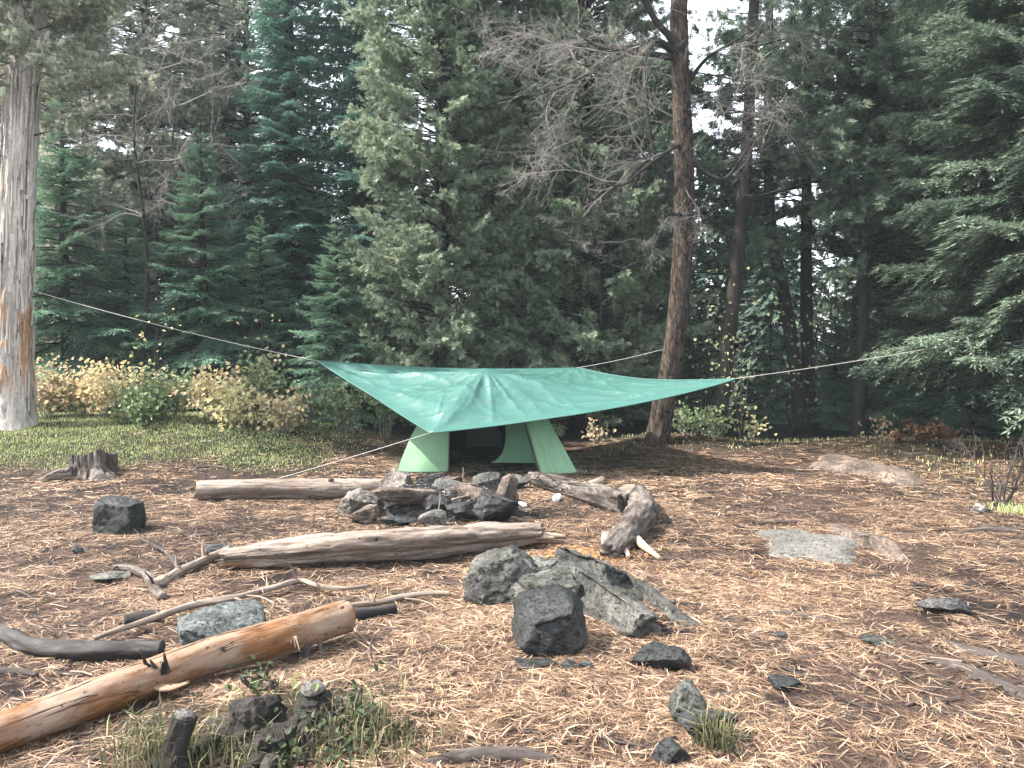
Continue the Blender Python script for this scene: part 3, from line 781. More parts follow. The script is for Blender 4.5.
G = 'stones of the fire ring'
FR = [
 # box, material, depth, D, seed, label, extra
 ((376, 469, 414, 489), 'rock_pale', .75, 8.02, 101, 'pale flat-topped stone on the back rim of the fire ring, nearest the back log', dict(lo=.4, hi=.85, sink=.5)),
 ((414, 472, 452, 487), 'rock_soot', .6, 8.0, 102, 'black slab with a reddish top edge on the back rim of the fire ring', dict(lo=.45, hi=.8, sink=.5)),
 ((436, 476, 464, 494), 'rock_brown', .7, 7.85, 103, 'small brown stone leaning on the ash between the black slab and grey block', dict(rz=.5, sink=.4)),
 ((466, 472, 503, 494), 'rock_grey', .8, 7.98, 104, 'grey block with a sooty front on the back rim of the fire ring', dict(lo=.5, hi=.85, sink=.4)),
 ((494, 473, 519, 517), 'rock_brown', 1.3, 7.42, 105, 'tall pale brown slab closing the end of the fire ring beside the tent door', dict(lo=.4, hi=.8, tl=((0, 1, 0), .35))),
 ((371, 486, 440, 507), 'rock_brown', .42, 7.36, 106, 'long flat lintel slab roofing the dark hollow of the fire ring', dict(lo=.5, hi=.9, tl=((0, 1, 0), .16), sink=0)),
 ((334, 489, 380, 512), 'rock_pale', .8, 7.42, 107, 'pale brown mossy stone on the end of the fire ring above a smaller one', dict(sink=.5, lo=.5)),
 ((348, 504, 381, 525), 'rock_brown', .8, 7.16, 108, 'small brown stone on the ground under the pale mossy fire ring stone', dict()),
 ((378, 494, 426, 519), 'rock_soot', .5, 7.66, 109, 'soot-black stone deep inside the dark hollow of the fire ring', dict(lo=.5)),
 ((381, 516, 420, 526), 'rock_dark', .6, 7.13, 110, 'thin dark slab lying flat at the foot of the fire ring hollow', dict(lo=.4, hi=.7)),
 ((418, 509, 447, 527), 'rock_slab', .35, 7.06, 111, 'smooth light grey heart-shaped slab leaning at the foot of the fire ring', dict(planes=8, rough=.02, lo=.6, tl=((1, 0, 0), .4))),
 ((444, 501, 487, 520), 'rock_dark', .7, 7.22, 112, 'low dark slab between the heart-shaped slab and the black boulder', dict(lo=.4, hi=.8)),
 ((472, 490, 520, 523), 'rock_soot', .7, 7.12, 113, 'big black angular boulder at the front corner of the fire ring', dict(lo=.5, hi=.85)),
 ((420, 494, 450, 511), 'rock_soot', .7, 7.34, 114, 'small charred stone behind the heart-shaped slab', dict()),
 ((452, 484, 492, 500), 'rock_brown', .6, 7.55, 116, 'flat brown slab lying across the ash beside the black angular boulder', dict(lo=.4, hi=.8, sink=.5)),
 ((428, 480, 470, 497), 'rock_grey', .6, 7.7, 117, 'flat grey slab half buried in the ash behind the small charred stone', dict(lo=.4, hi=.8, sink=.5)),
 ((503, 474, 531, 489), 'rock_grey', .9, 8.9, 115, 'rounded light grey stone on the ground between fire ring and tent door', dict(rough=.03, lo=.7)),
]
for box, mt, dp, D, sd, lab, kw in FR:
    tag(rock_px('fire_ring_stone', box, M[mt], dp, sd, D, **kw), lab, 'stone', G)
tag(rock_px('fallen_stone', (515, 502, 527, 509), M['paper'], .9, 121), 'tiny white stone on the ground beside the fire ring', 'stone')

GS = 'charred sticks in the fire ring'
for k, (a, b, D0, D1, rad, lab) in enumerate([
    ((452, 500), (482, 494), 7.5, 7.7, .012, 'pale half-burnt stick lying across the ash of the fire ring'),
    ((438, 512), (440, 494), 7.2, 7.25, .006, 'thin upright twig leaning on the heart-shaped slab'),
    ((462, 480), (463, 467), 8.0, 8.0, .007, 'short twig standing up behind the brown fire ring stone'),
    ((447, 506), (430, 497), 7.4, 7.6, .016, 'black burnt stick on the ash near the lintel slab'),
    ((466, 509), (480, 498), 7.4, 7.6, .014, 'black burnt stick on the ash near the big black boulder')]):
    A, B = pt(*a, D0), pt(*b, D1); mb = MB(); mid = (A + B) / 2 + np.array([.01, 0, .012])
    add_tube(mb, smooth_path([A, mid, B], 9), [rad, rad * .8, rad * .5], 7, .15, seed=k)
    tag(mb.build('charred_stick', M['branch_pale'] if k < 3 else M['wood_char']), lab, 'stick', GS)

# ------------------------------------------------------------------ logs
def gpt(px, py, lift=0.0):
    p = at(px, py).copy(); p[2] += lift; return p

def log(name, pts, radii, mat, n=60, nseg=28, amp=.06, scale=(6, 1.0), seed=1, ragged=.02, parent=None, flat=1.0, label=None, cat='log', group=None, fine=0.0, under=None):
    V, F, b = tube(smooth_path(pts, n), radii, nseg, amp, scale, seed, True, flat, ragged, fine, under)
    P0 = np.asarray(pts[0], float)
    o = mk(name, V, F, mat, parent, None, {'bark': b})
    if parent is None: tag(o, label, cat, group)
    return o

UND = math.radians(-32)
def log_root(name, pos, label, group=None, cat='log'):
    e = empty(name, (pos[0], pos[1], gz(pos[0], pos[1]))); return tag(e, label, cat, group)

# back log behind the fire ring
a = gpt(195, 502); b = gpt(392, 499)
r = log_root('log', a, 'weathered grey log lying behind the fire ring, one knot on top')
pa, pb = a + [0, .10, .10], b + [0, .10, .10]
log('stem', [pa, pa * .66 + pb * .34 + [0, 0, .01], pa * .33 + pb * .67, pb], [.108, .104, .108, .10], M['wood_grey'], 140, 48, .06, seed=3, parent=r, fine=.12, under=(UND, .4))
kn = pa * .32 + pb * .68 + np.array([0, -.03, .085])
log('knot', [kn, kn + [0, -.03, .035]], [.045, .02], M['branch_dark'], 6, 10, .15, seed=4, parent=r, ragged=0)

# middle log in front of the fire ring
q = [gpt(222, 572), gpt(300, 570), gpt(400, 565), gpt(490, 556), gpt(540, 548)]
rad = [.075, .105, .125, .115, .085]
P = [c + np.array([0, r0 * .8, r0 * .9 + .02]) for c, r0 in zip(q, rad)]
r = log_root('log', q[2], 'long weathered log in front of the fire ring, crumbling orange at one end')
o = log('stem', P, rad, M['wood_grey'], 260, 64, .14, (6, 1.3), 5, parent=r, ragged=.06, fine=.20, under=(UND, .68))
e = P[-1]
for k in range(7):
    a_ = rnd.uniform(-.05, .05); z_ = rnd.uniform(-.05, .04)
    s0 = e + np.array([-.05, a_, z_]); s1 = e + np.array([rnd.uniform(.06, .22), a_ * 1.4 + .03, z_ * 1.2 - .02])
    log('splinter', [s0, s1], [.03, .012], M['wood_split'] if k % 2 else M['wood_peeled'], 10, 8, .25, seed=20 + k, parent=r, ragged=.01)

# the two logs beside the tent
q = [gpt(531, 484), gpt(552, 492), gpt(590, 505), gpt(626, 514)]
rad = [.075, .10, .12, .10]
P = [c + np.array([0, r0 * .8, r0 * .85]) for c, r0 in zip(q, rad)]
r = log_root('log', q[1], 'mottled grey and black log running from the tent door, broken at its end')
log('stem', P, rad, M['wood_mottled'], 160, 48, .16, (5, 1.8), 6, parent=r, ragged=.05, fine=.14)
log('branch_stub', [P[2] + [.02, 0, .08], P[2] + [.16, -.03, .15]], [.06, .05], M['wood_grey'], 10, 12, .12, seed=61, parent=r)
q = [gpt(640, 508), gpt(644, 527), gpt(628, 548), gpt(610, 560)]
rad = [.115, .135, .11, .065]
P = [c + np.array([0, r0 * .7, r0 * .85]) for c, r0 in zip(q, rad)]
r = log_root('log', q[1], 'short thick grey log with split pale roots at its near end')
log('stem', P, rad, M['wood_mottled'], 140, 48, .14, (5, 1.8), 7, parent=r, ragged=.04, fine=.14)
for k, px in enumerate([[(617, 541), (622, 551), (629, 559)], [(626, 537), (642, 551), (660, 561)], [(607, 546), (605, 556)]]):
    pp = [gpt(*p, .09 - .035 * i) for i, p in enumerate(px)]
    log('root', pp, [.045, .035, .015], M['wood_split'] if k < 2 else M['wood_grey'], 24, 12, .15, seed=70 + k, parent=r, ragged=.01)
P_ = gpt(640, 506); 
log('log', [gpt(622, 502, .09), gpt(632, 503, .10), gpt(645, 505, .08)], [.08, .10, .08], M['wood_grey'], 30, 24, .10, seed=71, ragged=.03, label='pale grey log stump wedged between the mottled log and the rooted log')

# foreground log, peeled
A = pt(346, 622, 4.28); B = pt(0, 754, 3.05); A[2] = gz(A[0], A[1]) + .135; B[2] = gz(B[0], B[1]) + .085
E = B + (B - A) * .35; E[2] = B[2] - .01
r = log_root('log', A, 'big peeled orange-tan log lying across the near corner of the clearing')
mid = (A + B) / 2 + np.array([-.01, .02, .02])
Pf = smooth_path([A, A * .7 + B * .3 + [.01, 0, .012], mid, B, E], 200)
log('stem', Pf, [.087, .095, .088, .078, .073], M['wood_peeled'], 300, 64, .045, (5, 1.6), 8, parent=r, ragged=.015, fine=.03)
def onlog(t): return Pf[int(t * 199)]
s = onlog(.14); log('branch_stub', [s + [.02, -.05, -.06], s + [.03, -.09, -.20]], [.035, .028], M['branch_dark'], 10, 12, .15, seed=81, parent=r)
s = onlog(.10); log('branch_stub', [s + [.03, -.06, -.06], s + [.05, -.10, -.15]], [.012, .008], M['branch_dark'], 8, 8, .15, seed=82, parent=r)
s = onlog(.56)
for k in range(5):
    log('splinter', [s + [.02 * k - .04, -.085, .03], s + [.02 * k - .05 + rnd.uniform(-.02, .03), -.11, .09 + rnd.uniform(-.02, .07)]], [.014, .004], M['bark_pine'], 8, 7, .2, seed=83 + k, parent=r, ragged=0)
log('bark_flap', [s + [-.03, -.09, -.02], s + [.06, -.112, -.03], s + [.14, -.10, -.01]], [.03, .035, .015], M['wood_peeled'], 16, 10, .25, seed=89, parent=r, flat=.4, ragged=.01)
s = onlog(.17)
for k in range(6):
    aa = k * .6; log('splinter', [s + [-.02 + .012 * k, -.10, .02], s + [-.04 + .022 * k, -.128, .05 - .02 * k]], [.007, .002], M['wood_split'], 6, 6, 0, parent=r, ragged=0)

# fallen branches
def branch(pts, radii, mat, label, lift=.02, forks=(), n=70, amp=.16, seed=1, ragged=.01, name='fallen_branch', cat='branch', group='fallen branches on the needles', stubs=0):
    P = [gpt(*p, lift) for p in pts]
    if forks or stubs:
        r = log_root(name, P[0], label, group, cat)
        log('stem', P, radii, mat, n * 2, 22, amp, (6, 4.0), seed, parent=r, ragged=ragged, fine=.22)
        SP = smooth_path(P, 60); r_s = RS(seed + 500)
        for k in range(stubs):
            i_ = r_s.randint(4, 56); d_ = unit(SP[min(i_ + 1, 59)] - SP[i_]) * r_s.choice([-.5, .8]) + np.array([r_s.normal() * .7, r_s.normal() * .7, r_s.uniform(.1, .9)]); L_ = r_s.uniform(.03, .17); rb = max(radii) * .35
            q_ = SP[i_] + unit(d_) * L_ * .5 + [0, 0, .004]; log('twig', [SP[i_], q_, SP[i_] + unit(d_) * L_ + r_s.normal(size=3) * .012], [rb, rb * .75, rb * .3], mat, 14, 8, amp, (6, 2.5), seed + k, parent=r, ragged=0)
        for k, (fp, fr) in enumerate(forks):
            log('twig', [gpt(p[0], p[1], lift + (p[2] if len(p) > 2 else 0)) for p in fp], [fr, fr * .5], mat, 20, 8, amp, (6, 2.5), seed + k + 1, parent=r, ragged=0)
        return r
    return log(name, P, radii, mat, n * 2, 22, amp, (6, 4.0), seed, ragged, label=label, cat=cat, group=group, fine=.22)

branch([(96, 648), (150, 629), (190, 615), (232, 607), (270, 597), (300, 589), (318, 594), (345, 597), (368, 594)], [.014, .020, .021, .017, .019, .014, .010], M['branch_pale'],
       'long pale crooked branch lying between the middle log and the peeled log', .055, stubs=9, forks=[([(232, 606), (250, 612), (272, 624)], .009), ([(245, 604), (262, 606), (275, 613)], .007)], seed=31)
branch([(350, 610), (378, 607), (402, 602), (428, 598), (450, 598)], [.012, .018, .021, .018, .013], M['branch_pale'], 'short grey branch beyond the cut end of the peeled log', .03, stubs=6, forks=[([(405, 603), (425, 606), (440, 615)], .006)], seed=33)
branch([(114, 571), (132, 573), (148, 582), (156, 594), (163, 602)], [.016, .028, .03, .032, .028], M['wood_mottled'], 'dark hooked piece of branch touching the straight branch', .03, seed=35, stubs=3)
branch([(157, 590), (185, 574), (210, 562), (229, 553)], [.032, .028, .024, .02], M['branch_pale'], 'straight brown branch leaning against the thin end of the middle log', .04, seed=37, stubs=5)
branch([(139, 545), (155, 553), (168, 562), (179, 577)], [.008, .011, .012, .014], M['branch_dark'], 'thin forked twig standing up behind the hooked branch', .06, [([(163, 560), (166, 541, .06)], .006)], seed=39, stubs=3)
branch([(-40, 626), (0, 640), (40, 655), (90, 659), (162, 658)], [.035, .042, .044, .047, .05], M['wood_char'], 'dark grey log reaching in behind the peeled log, sawn at its end', .04, seed=41, amp=.14, name='log', cat='log', group=None)
branch([(125, 626), (158, 621)], [.035, .032], M['wood_char'], 'stubby black chunk of wood behind the dark grey log', .03, n=16, seed=43, name='wood_chunk', cat='wood', group=None)
branch([(347, 621), (394, 614)], [.034, .03], M['wood_char'], 'stubby dark chunk of wood beside the cut end of the peeled log', .03, n=16, seed=45, name='wood_chunk', cat='wood', group=None)
branch([(-10, 676), (15, 674), (36, 678)], [.014, .018, .01], M['branch_dark'], 'short dark stick on the needles below the dark grey log', .015, seed=47, n=24)
branch([(424, 765), (470, 757), (515, 757), (552, 760)], [.012, .032, .034, .015], M['branch_dark'], 'flat black piece of bark log at the bottom edge', .005, seed=49, amp=.2, name='log', cat='log', group=None)
branch([(958, 534), (985, 531), (1010, 532), (1030, 529)], [.012, .022, .025, .02], M['branch_dark'], 'dark stick lying on the needles below the bare sapling', .015, seed=51)
branch([(600, 610), (660, 604), (700, 606)], [.006, .009, .004], M['branch_dark'], 'thin dark twig on the needles behind the rock outcrop ridge', .012, seed=52, n=30)
branch([(756, 524), (790, 523), (822, 525)], [.008, .012, .006], M['branch_dark'], 'straight dark twig just beyond the flat grey slab', .012, seed=53, n=30)
branch([(590, 610.5), (640, 660)], [.005, .004], M['branch_dark'], 'thin twig beside the flat dark stone', .01, seed=54, n=20)
branch([(196, 468), (214, 467), (228, 469)], [.01, .014, .008], M['branch_dark'], 'short dark stick between the grass and the back log', .012, seed=55, n=20)
branch([(170, 534), (205, 536), (232, 533)], [.006, .009, .005], M['branch_dark'], 'wiry dark twig beyond the forked twig', .012, [([(196, 536), (197, 522, .03)], .005)], seed=56, n=30)
branch([(344, 612), (352, 630), (380, 657)], [.005, .005, .003], M['branch_pale'], 'thin straw-like twig pointing away from the peeled log end', .02, seed=57, n=20)
for pts, rad, lab, sd in [([(938, 640), (970, 652), (1000, 660), (1040, 668)], [.015, .035, .04, .045], 'upper of two dark roots breaking the needles at the clearing edge', 58),
                          ([(880, 655), (920, 660), (960, 668), (1035, 700)], [.01, .022, .028, .03], 'lower of two dark roots breaking the needles at the clearing edge', 59),
                          ([(720, 622), (780, 614), (830, 622), (862, 632)], [.01, .02, .02, .008], 'grey root surfacing in the needles below the flat grey slab', 60)]:
    branch(pts, rad, M['branch_dark'], lab, -.005, seed=sd, name='tree_root', cat='root', group='roots surfacing in the needles')

# ------------------------------------------------------------------ rocks
tag(rock_px('boulder', (95, 498, 143, 535), M['rock_dark'], .8, 131, planes=4, lo=.9, hi=1.0, rough=.045, cuts=[((.12, -.05, 1), .62), ((0, -1, .1), .75), ((-1, -.1, .05), .70), ((1, -.1, .1), .80), ((.5, 0, 1), .8), ((0, 0, -1), .6)]), 'lone black squarish boulder on the needles below the stump', 'rock')
tag(rock_px('boulder', (172, 611, 268, 658), M['rock_blue'], 1.1, 132, planes=12, lo=.6, rough=.04, sink=.5), 'half-buried blue-grey rock behind the peeled log', 'rock')
tag(rock_px('boulder', (509, 592, 590, 660), M['rock_dark'], .9, 134, planes=4, lo=.9, hi=1.0, rough=.035, cuts=[((-.22, -.42, 1), .52), ((.1, -1, .02), .74), ((-1, -.45, .45), .72), ((1, -.25, .28), .78), ((.6, -.2, .9), .82), ((0, 1, .2), .8), ((-.8, -.9, .5), .88)]), 'dark angular boulder with a flat sloping top in front of the outcrop', 'rock')
tag(rock_px('boulder', (628, 646, 691, 674), M['rock_dark'], .7, 135, planes=10, lo=.5, hi=.8, sink=.4), 'low dark wedge of rock beyond the angular boulder', 'rock')
tag(rock_px('boulder', (668, 684, 712, 726), M['rock_grey'], .8, 136, lo=.55, hi=.85, sink=.3), 'upper grey rock of the pair behind the grass tuft', 'rock')
tag(rock_px('boulder', (676, 708, 738, 745), M['rock_dark'], .8, 137, lo=.55, hi=.85, sink=.3), 'lower dark rock of the pair beside the grass tuft', 'rock')
tag(rock_px('boulder', (650, 742, 690, 770), M['rock_dark'], .9, 141, lo=.5, hi=.85, sink=.5), 'dark stone at the bottom edge under the pair of rocks', 'rock')
tag(rock_px('boulder', (918, 599, 968, 617), M['rock_soot'], .6, 138, lo=.4, hi=.8, sink=.2), 'small flat black stone alone on the open needles', 'rock')
tag(slab_px('rock_slab', (762, 531, 868, 561), M['rock_slab'], 139, .028, .5, .03), 'flat light grey slab of bedrock showing through the needles', 'rock')
tag(slab_px('rock_slab', (852, 533, 906, 564), M['rock_brown'], 140, .06, .5, .02), 'low pale brown rock hump adjoining the flat grey slab', 'rock')
tag(slab_px('rock_slab', (818, 456, 896, 480), M['rock_brown'], 142, .08, .4, .02), 'pale rock hump at the far edge of the clearing before the dark woods', 'rock')
for k, (bx, mt, lab) in enumerate([((512, 660, 560, 672), 'rock_dark', 'flat dark chip of stone at the foot of the angular boulder'), ((578, 660, 596, 671), 'rock_blue', 'small grey-blue stone between the angular boulder and the wedge'),
        ((560, 662, 580, 672), 'rock_dark', 'small dark stone against the grey-blue stone'), ((772, 632, 788, 640), 'rock_soot', 'tiny dark oval stone in the middle of the open needles'), ((768, 678, 800, 692), 'rock_dark', 'low dark stone half under needles on the open floor'),
        ((860, 638, 896, 648), 'rock_grey', 'low grey stone beside the surfacing root'), ((206, 545, 232, 553), 'rock_blue', 'small bluish flat stone behind the straight branch'), ((90, 573, 130, 585), 'rock_slab', 'flat pale stone beside the dark hooked branch'),
        ((72, 545, 84, 555), 'rock_dark', 'small dark stone among weeds before the black squarish boulder'), ((972, 503, 992, 514), 'rock_pale', 'small pale stone at the foot of the bare sapling')]):
    tag(rock_px('loose_stone', bx, M[mt], .9, 150 + k, sink=.4), lab, 'stone', 'loose stones on the clearing floor')

# the outcrop: one ledge of bedrock in several masses
oc = at(580, 632)
r = empty('rock_outcrop', (oc[0], oc[1] + .4, gz(oc[0], oc[1]))); tag(r, 'layered grey rock outcrop in the middle of the clearing, needles in its clefts', 'rock')
for bx, dp, D, sd, kw in [
    ((460, 548, 548, 607), .8, None, 161, dict(planes=7, cuts=[((-.5, -.1, 1), .62), ((-1, -.3, .4), .75), ((-.1, -1, .5), .72), ((.7, 0, .8), .85), ((.3, -.8, .5), .8)])),
    ((506, 569, 604, 632), .75, 4.62, 162, dict(planes=5, cuts=[((-.1, -.2, 1), .5), ((.2, -1, .1), .72), ((-.8, -.8, .3), .75), ((1, -.3, .1), .8)])),
    ((478, 572, 660, 630), .42, 4.72, 164, dict(planes=8, cuts=[((-.1, -.15, 1), .42), ((.5, -.1, 1), .5), ((0, -1, .4), .7)])),
    ((498, 562, 566, 600), .8, 4.95, 163, dict(planes=5, cuts=[((-.2, -.2, 1), .55), ((-.6, -.9, .3), .7), ((.8, -.5, .4), .8)]))]:
    rock_px('ledge', bx, M['rock_grey'], dp, sd, D, parent=r, rough=.085, sink=.3, lo=.8, hi=1.0, **kw)
def ridge(p0, p1, w, h0, h1, seed, mat, side=.0):
    """a tilted slab edge running over the ground from p0 to p1"""
    V, F = rock_shape(seed, 7, .085, 5, lo=.8, hi=1.0, cuts=[((0, 1, .05), .5), ((0, -1, .05), .5), ((0, .35, 1), .45), ((1, 0, 0), .95), ((-1, 0, 0), .95), ((0, 0, -1), .5), ((.3, .6, 1), .65)])
    V[:, 0] = np.sign(V[:, 0]) * .5 * (np.abs(V[:, 0]) * 2) ** .7
    V[:, 1] = V[:, 1] + .10 * vnoise(np.stack([V[:, 0] * 5, 0 * V[:, 0], V[:, 2] * 2], 1), seed)
    p0, p1 = np.asarray(p0), np.asarray(p1); d = p1 - p0; L = np.linalg.norm(d[:2]); t = V[:, 0] + .5
    n = np.array([-d[1], d[0]]) / L
    h = h0 + (h1 - h0) * t; zz = (V[:, 2] + .5)
    out = np.zeros_like(V)
    out[:, :2] = p0[:2] + t[:, None] * d[:2] + n * (V[:, 1] * w + side * zz)[:, None]
    out[:, 2] = ground_z(out[:, 0], out[:, 1]) - .08 + zz * (h + .08)
    return mk('ledge', out, [F], mat, r)
ridge(gpt(560, 594), gpt(652, 640), .26, .30, .15, 171, M['rock_grey'], .05)
ridge(gpt(556, 578), gpt(616, 598), .24, .27, .22, 174, M['rock_grey'], .04)
ridge(gpt(562, 574), gpt(632, 594), .14, .17, .13, 172, M['rock_blue'], .04)
ridge(gpt(618, 584), gpt(694, 630), .13, .15, .05, 173, M['rock_grey'], .03)

# ------------------------------------------------------------------ stumps
def stump(name, base, top, r0, r1, mat, label, seed, roots=0, cutmat=None, amp=.12, group=None):
    base, top = np.asarray(base, float), np.asarray(top, float)
    r = empty(name, base); tag(r, label, 'stump', group)
    P = smooth_path([base - [0, 0, .05], base * .6 + top * .4, top], 40)
    V, F, b = tube(P, [r0 * 1.25, r0 * .85, r1], 56, amp, (5, 4.0), seed, True, 1, 0, .18)
    tz = ss(.7, 1, (V[:, 2] - base[2]) / (top[2] - base[2])); V[:, 2] += tz * .10 * r1 * 4 * vnoise(V * 9, seed)
    mk('trunk', V, F, mat, r, None, {'bark': b})
    if cutmat:
        d = unit(P[-1] - P[-3]); log('cut_face', [P[-1] - d * .01, P[-1] + d * .006], [r1 * .9, r1 * .86], cutmat, 4, 24, .05, seed=seed, parent=r, ragged=0)
    for k in range(roots):
        a = k * 6.283 / roots + rnd.uniform(-.3, .3); d = np.array([math.cos(a), math.sin(a), 0])
        q0 = base + d * r0 * .6 + [0, 0, r0 * .55]; q1 = base + d * r0 * 1.25 + [0, 0, .03]; q2 = base + d * r0 * rnd.uniform(1.6, 2.0); q2[2] = gz(q2[0], q2[1]) - .03
        log('root', [q0, q1, q2], [r0 * .4, r0 * .26, r0 * .1], mat, 18, 12, .15, seed=seed + k, parent=r, ragged=0)
    return r
b = gpt(84, 478) + [0, .22, 0]
r = empty('tree_stump', b); tag(r, 'weathered pale stump with a broken top on the edge of the grass', 'stump')
n, m = 40, 96; t = np.linspace(0, 1, n)[:, None]; th = np.linspace(0, 2 * np.pi, m, endpoint=False)[None]
lob = fbm(np.stack([np.cos(th[0]) * 1.5, np.sin(th[0]) * 1.5, 0 * th[0] + 3], 1), 3, 201)[None]
hz = np.repeat(t, m, 1) * (.31 + .045 * lob - .05 * np.cos(th - 2.0)); rad = (.25 + .05 * lob) * (1 + .75 * np.exp(-hz / .07) * (1 + .9 * lob)) * (1 - .12 * t)
q = np.stack([(np.cos(th) * np.ones((n, 1))).ravel() * 2.2, (np.sin(th) * np.ones((n, 1))).ravel() * 2.2, hz.ravel() * 3], 1)
rad = rad * (1 + .16 * fbm(q * np.array([3, 3, 1.]), 4, 203).reshape(n, m))
Vs = [np.stack([rad * np.cos(th), rad * np.sin(th), hz - .05], 2).reshape(-1, 3)]
for k in range(1, 9):   # broken top, hollow in the middle
    f = 1 - k / 8.5; Vs.append(np.stack([rad[-1] * f * np.cos(th[0]), rad[-1] * f * np.sin(th[0]), hz[-1] - .05 - .09 * (1 - f) ** .7 + .035 * vnoise(np.stack([rad[-1] * f * np.cos(th[0]) * 14, rad[-1] * f * np.sin(th[0]) * 14, 0 * th[0]], 1), 204)], 1))
Vs = np.concatenate(Vs) + b; i, j = np.meshgrid(np.arange(n + 7), np.arange(m), indexing='ij'); k = (j + 1) % m
mk('trunk', Vs, [np.stack([i * m + j, i * m + k, (i + 1) * m + k, (i + 1) * m + j], 2).reshape(-1, 4)], M['wood_mottled'], r, None, {'bark': (Vs - b) * np.array([1.0, 1.0, .6])})
log('root', [b + [-.16, -.2, .07], b + [-.33, -.26, .04], b + [-.5, -.30, -.03]], [.09, .06, .03], M['wood_grey'], 20, 14, .15, seed=206, parent=r, ragged=0)
log('root', [b + [.18, -.14, .06], b + [.33, -.22, .03], b + [.46, -.26, -.03]], [.07, .05, .02], M['wood_mottled'], 20, 14, .15, seed=207, parent=r, ragged=0)
b = gpt(168, 772); stump('cut_stump', b, b + [.06, .02, .21], .055, .042, M['bark_dark'], 'thin leaning cut stump among grass under the peeled log', 202, 2, M['rock_slab'], .15, 'small stumps under the peeled log')
def rotten(px, py, w_, h_, label, seed, cut=None, lean=(0, 0)):
    """a rotted stump: a ragged upright block with root ridges"""
    b = gpt(px, py) + np.array([0, w_ * .4, 0]); r = empty('cut_stump', b); tag(r, label, 'stump', 'small stumps under the peeled log')
    V, F = rock_shape(seed, 7, .10, 5, lo=.7, hi=1.0, cuts=[((.15, -.25, 1), .72), ((-.9, -.3, .25), .62), ((.9, -.4, .3), .66), ((.1, -1, .3), .66)])
    V[:, 2] += .5; gr_ = 1 + .55 * np.exp(-V[:, 2] / .16) * (1 + .8 * vnoise(np.stack([V[:, 0] * 7, V[:, 1] * 7, 0 * V[:, 0]], 1), seed))
    th = np.arctan2(V[:, 1], V[:, 0]); V[:, :2] *= (gr_ * (1 + .10 * fbm(np.stack([np.cos(th) * 4, np.sin(th) * 4, V[:, 2] * .8], 1), 3, seed + 1)))[:, None]
    W = V * np.array([w_, w_, h_ * 1.25]) + b - [0, 0, h_ * .25]; W[:, 0] += lean[0] * V[:, 2]; W[:, 1] += lean[1] * V[:, 2]
    mk('trunk', W, [F], M['bark_dark'], r, None, {'bark': V * .3})
    for k in range(4):
        a = rnd.uniform(0, 6.28); d = np.array([math.cos(a), math.sin(a), 0]); q2 = b + d * w_ * rnd.uniform(1.0, 1.5); q2[2] = gz(q2[0], q2[1]) - .02
        log('root', [b + d * w_ * .3 + [0, 0, h_ * .35], b + d * w_ * .75 + [0, 0, .03], q2], [w_ * .16, w_ * .11, w_ * .05], M['bark_dark'], 18, 12, .2, seed=seed + k, parent=r, ragged=0)
    if cut: log('cut_face', [np.array([b[0] + lean[0] * .8, b[1] + lean[1] * .8, W[:, 2].max() - .012]), np.array([b[0] + lean[0] * .8, b[1] + lean[1] * .8 - .004, W[:, 2].max() + .003])], [w_ * .24, w_ * .2], M['rock_slab'], 4, 20, .08, seed=seed, parent=r, ragged=0)
rotten(243, 754, .25, .19, 'fat black rotten stump, middle one under the peeled log', 203)
rotten(312, 742, .20, .18, 'dark stump with a grey cut top beside leafy weeds', 204, True, (-.03, .03))
rotten(268, 774, .20, .13, 'low black rotten stump nearest the bottom edge', 205)

# litter that people left
c0 = gpt(558, 501); r = empty('plastic_bottle', c0); tag(r, 'small pale blue plastic bottle lying against the mottled log', 'bottle')
mb = MB(); d = np.array([.035, .10, .0]); add_tube(mb, [c0 + [0, 0, .04] + d * t for t in (-.8, -.75, .2, .45, .6)], [.03, .037, .037, .03, .016], 16); mb.build('body', M['bottle'], r)
mb = MB(); add_tube(mb, [c0 + [0, 0, .04] + d * t for t in (-.86, -.80)], [.018, .018], 12); mb.build('cap', M['paper'], r)
# ------------------------------------------------------------------ tent
tz0 = gz(-.3, 10.4)
tent = empty('tent', (-.33, 10.9, tz0)); tag(tent, 'green dome tent with its door open under the tarp', 'tent')
HZ = np.array([0, .25, .5, .75, .95, 1.12, 1.25]); XL = np.array([-1.53, -1.43, -1.33, -1.19, -.99, -.72, -.38]); XR = np.array([.86, .725, .59, .45, .30, .06, -.38])
def xl(z): return np.interp(z, HZ, XL)
def xr(z): return np.interp(z, HZ, XR)
def yf_(z): return 10.28 + .50 * (np.asarray(z) / 1.25) ** 1.2
def grid_faces(n, m):
    i, j = np.meshgrid(np.arange(n - 1), np.arange(m - 1), indexing='ij')
    return np.stack([i * m + j, i * m + j + 1, (i + 1) * m + j + 1, (i + 1) * m + j], 2).reshape(-1, 4)
def panel(name, z0, z1, fx0, fx1, mat, yoff=0.0, bulge=.04, folds=0.0, n=40, m=30, yfun=None):
    zz = np.linspace(z0, z1, n)[:, None].repeat(m, 1); t = np.linspace(0, 1, m)[None].repeat(n, 0)
    x = fx0(zz) * (1 - t) + fx1(zz) * t
    y = (yfun or yf_)(zz) + yoff - bulge * np.sin(np.pi * t) * (1 - .3 * zz)
    y = y - folds * (np.sin(t * 15 + zz * 2.5) * .5 + .5 * np.sin(t * 27 - zz * 3)) * (1 - .5 * zz)
    y = y + .012 * vnoise(np.stack([x.ravel() * 5, zz.ravel() * 3, 0 * x.ravel()], 1), 91).reshape(x.shape)
    V = np.stack([x, y, zz + tz0], 2).reshape(-1, 3)
    return mk(name, V, [grid_faces(n, m)], mat, tent)
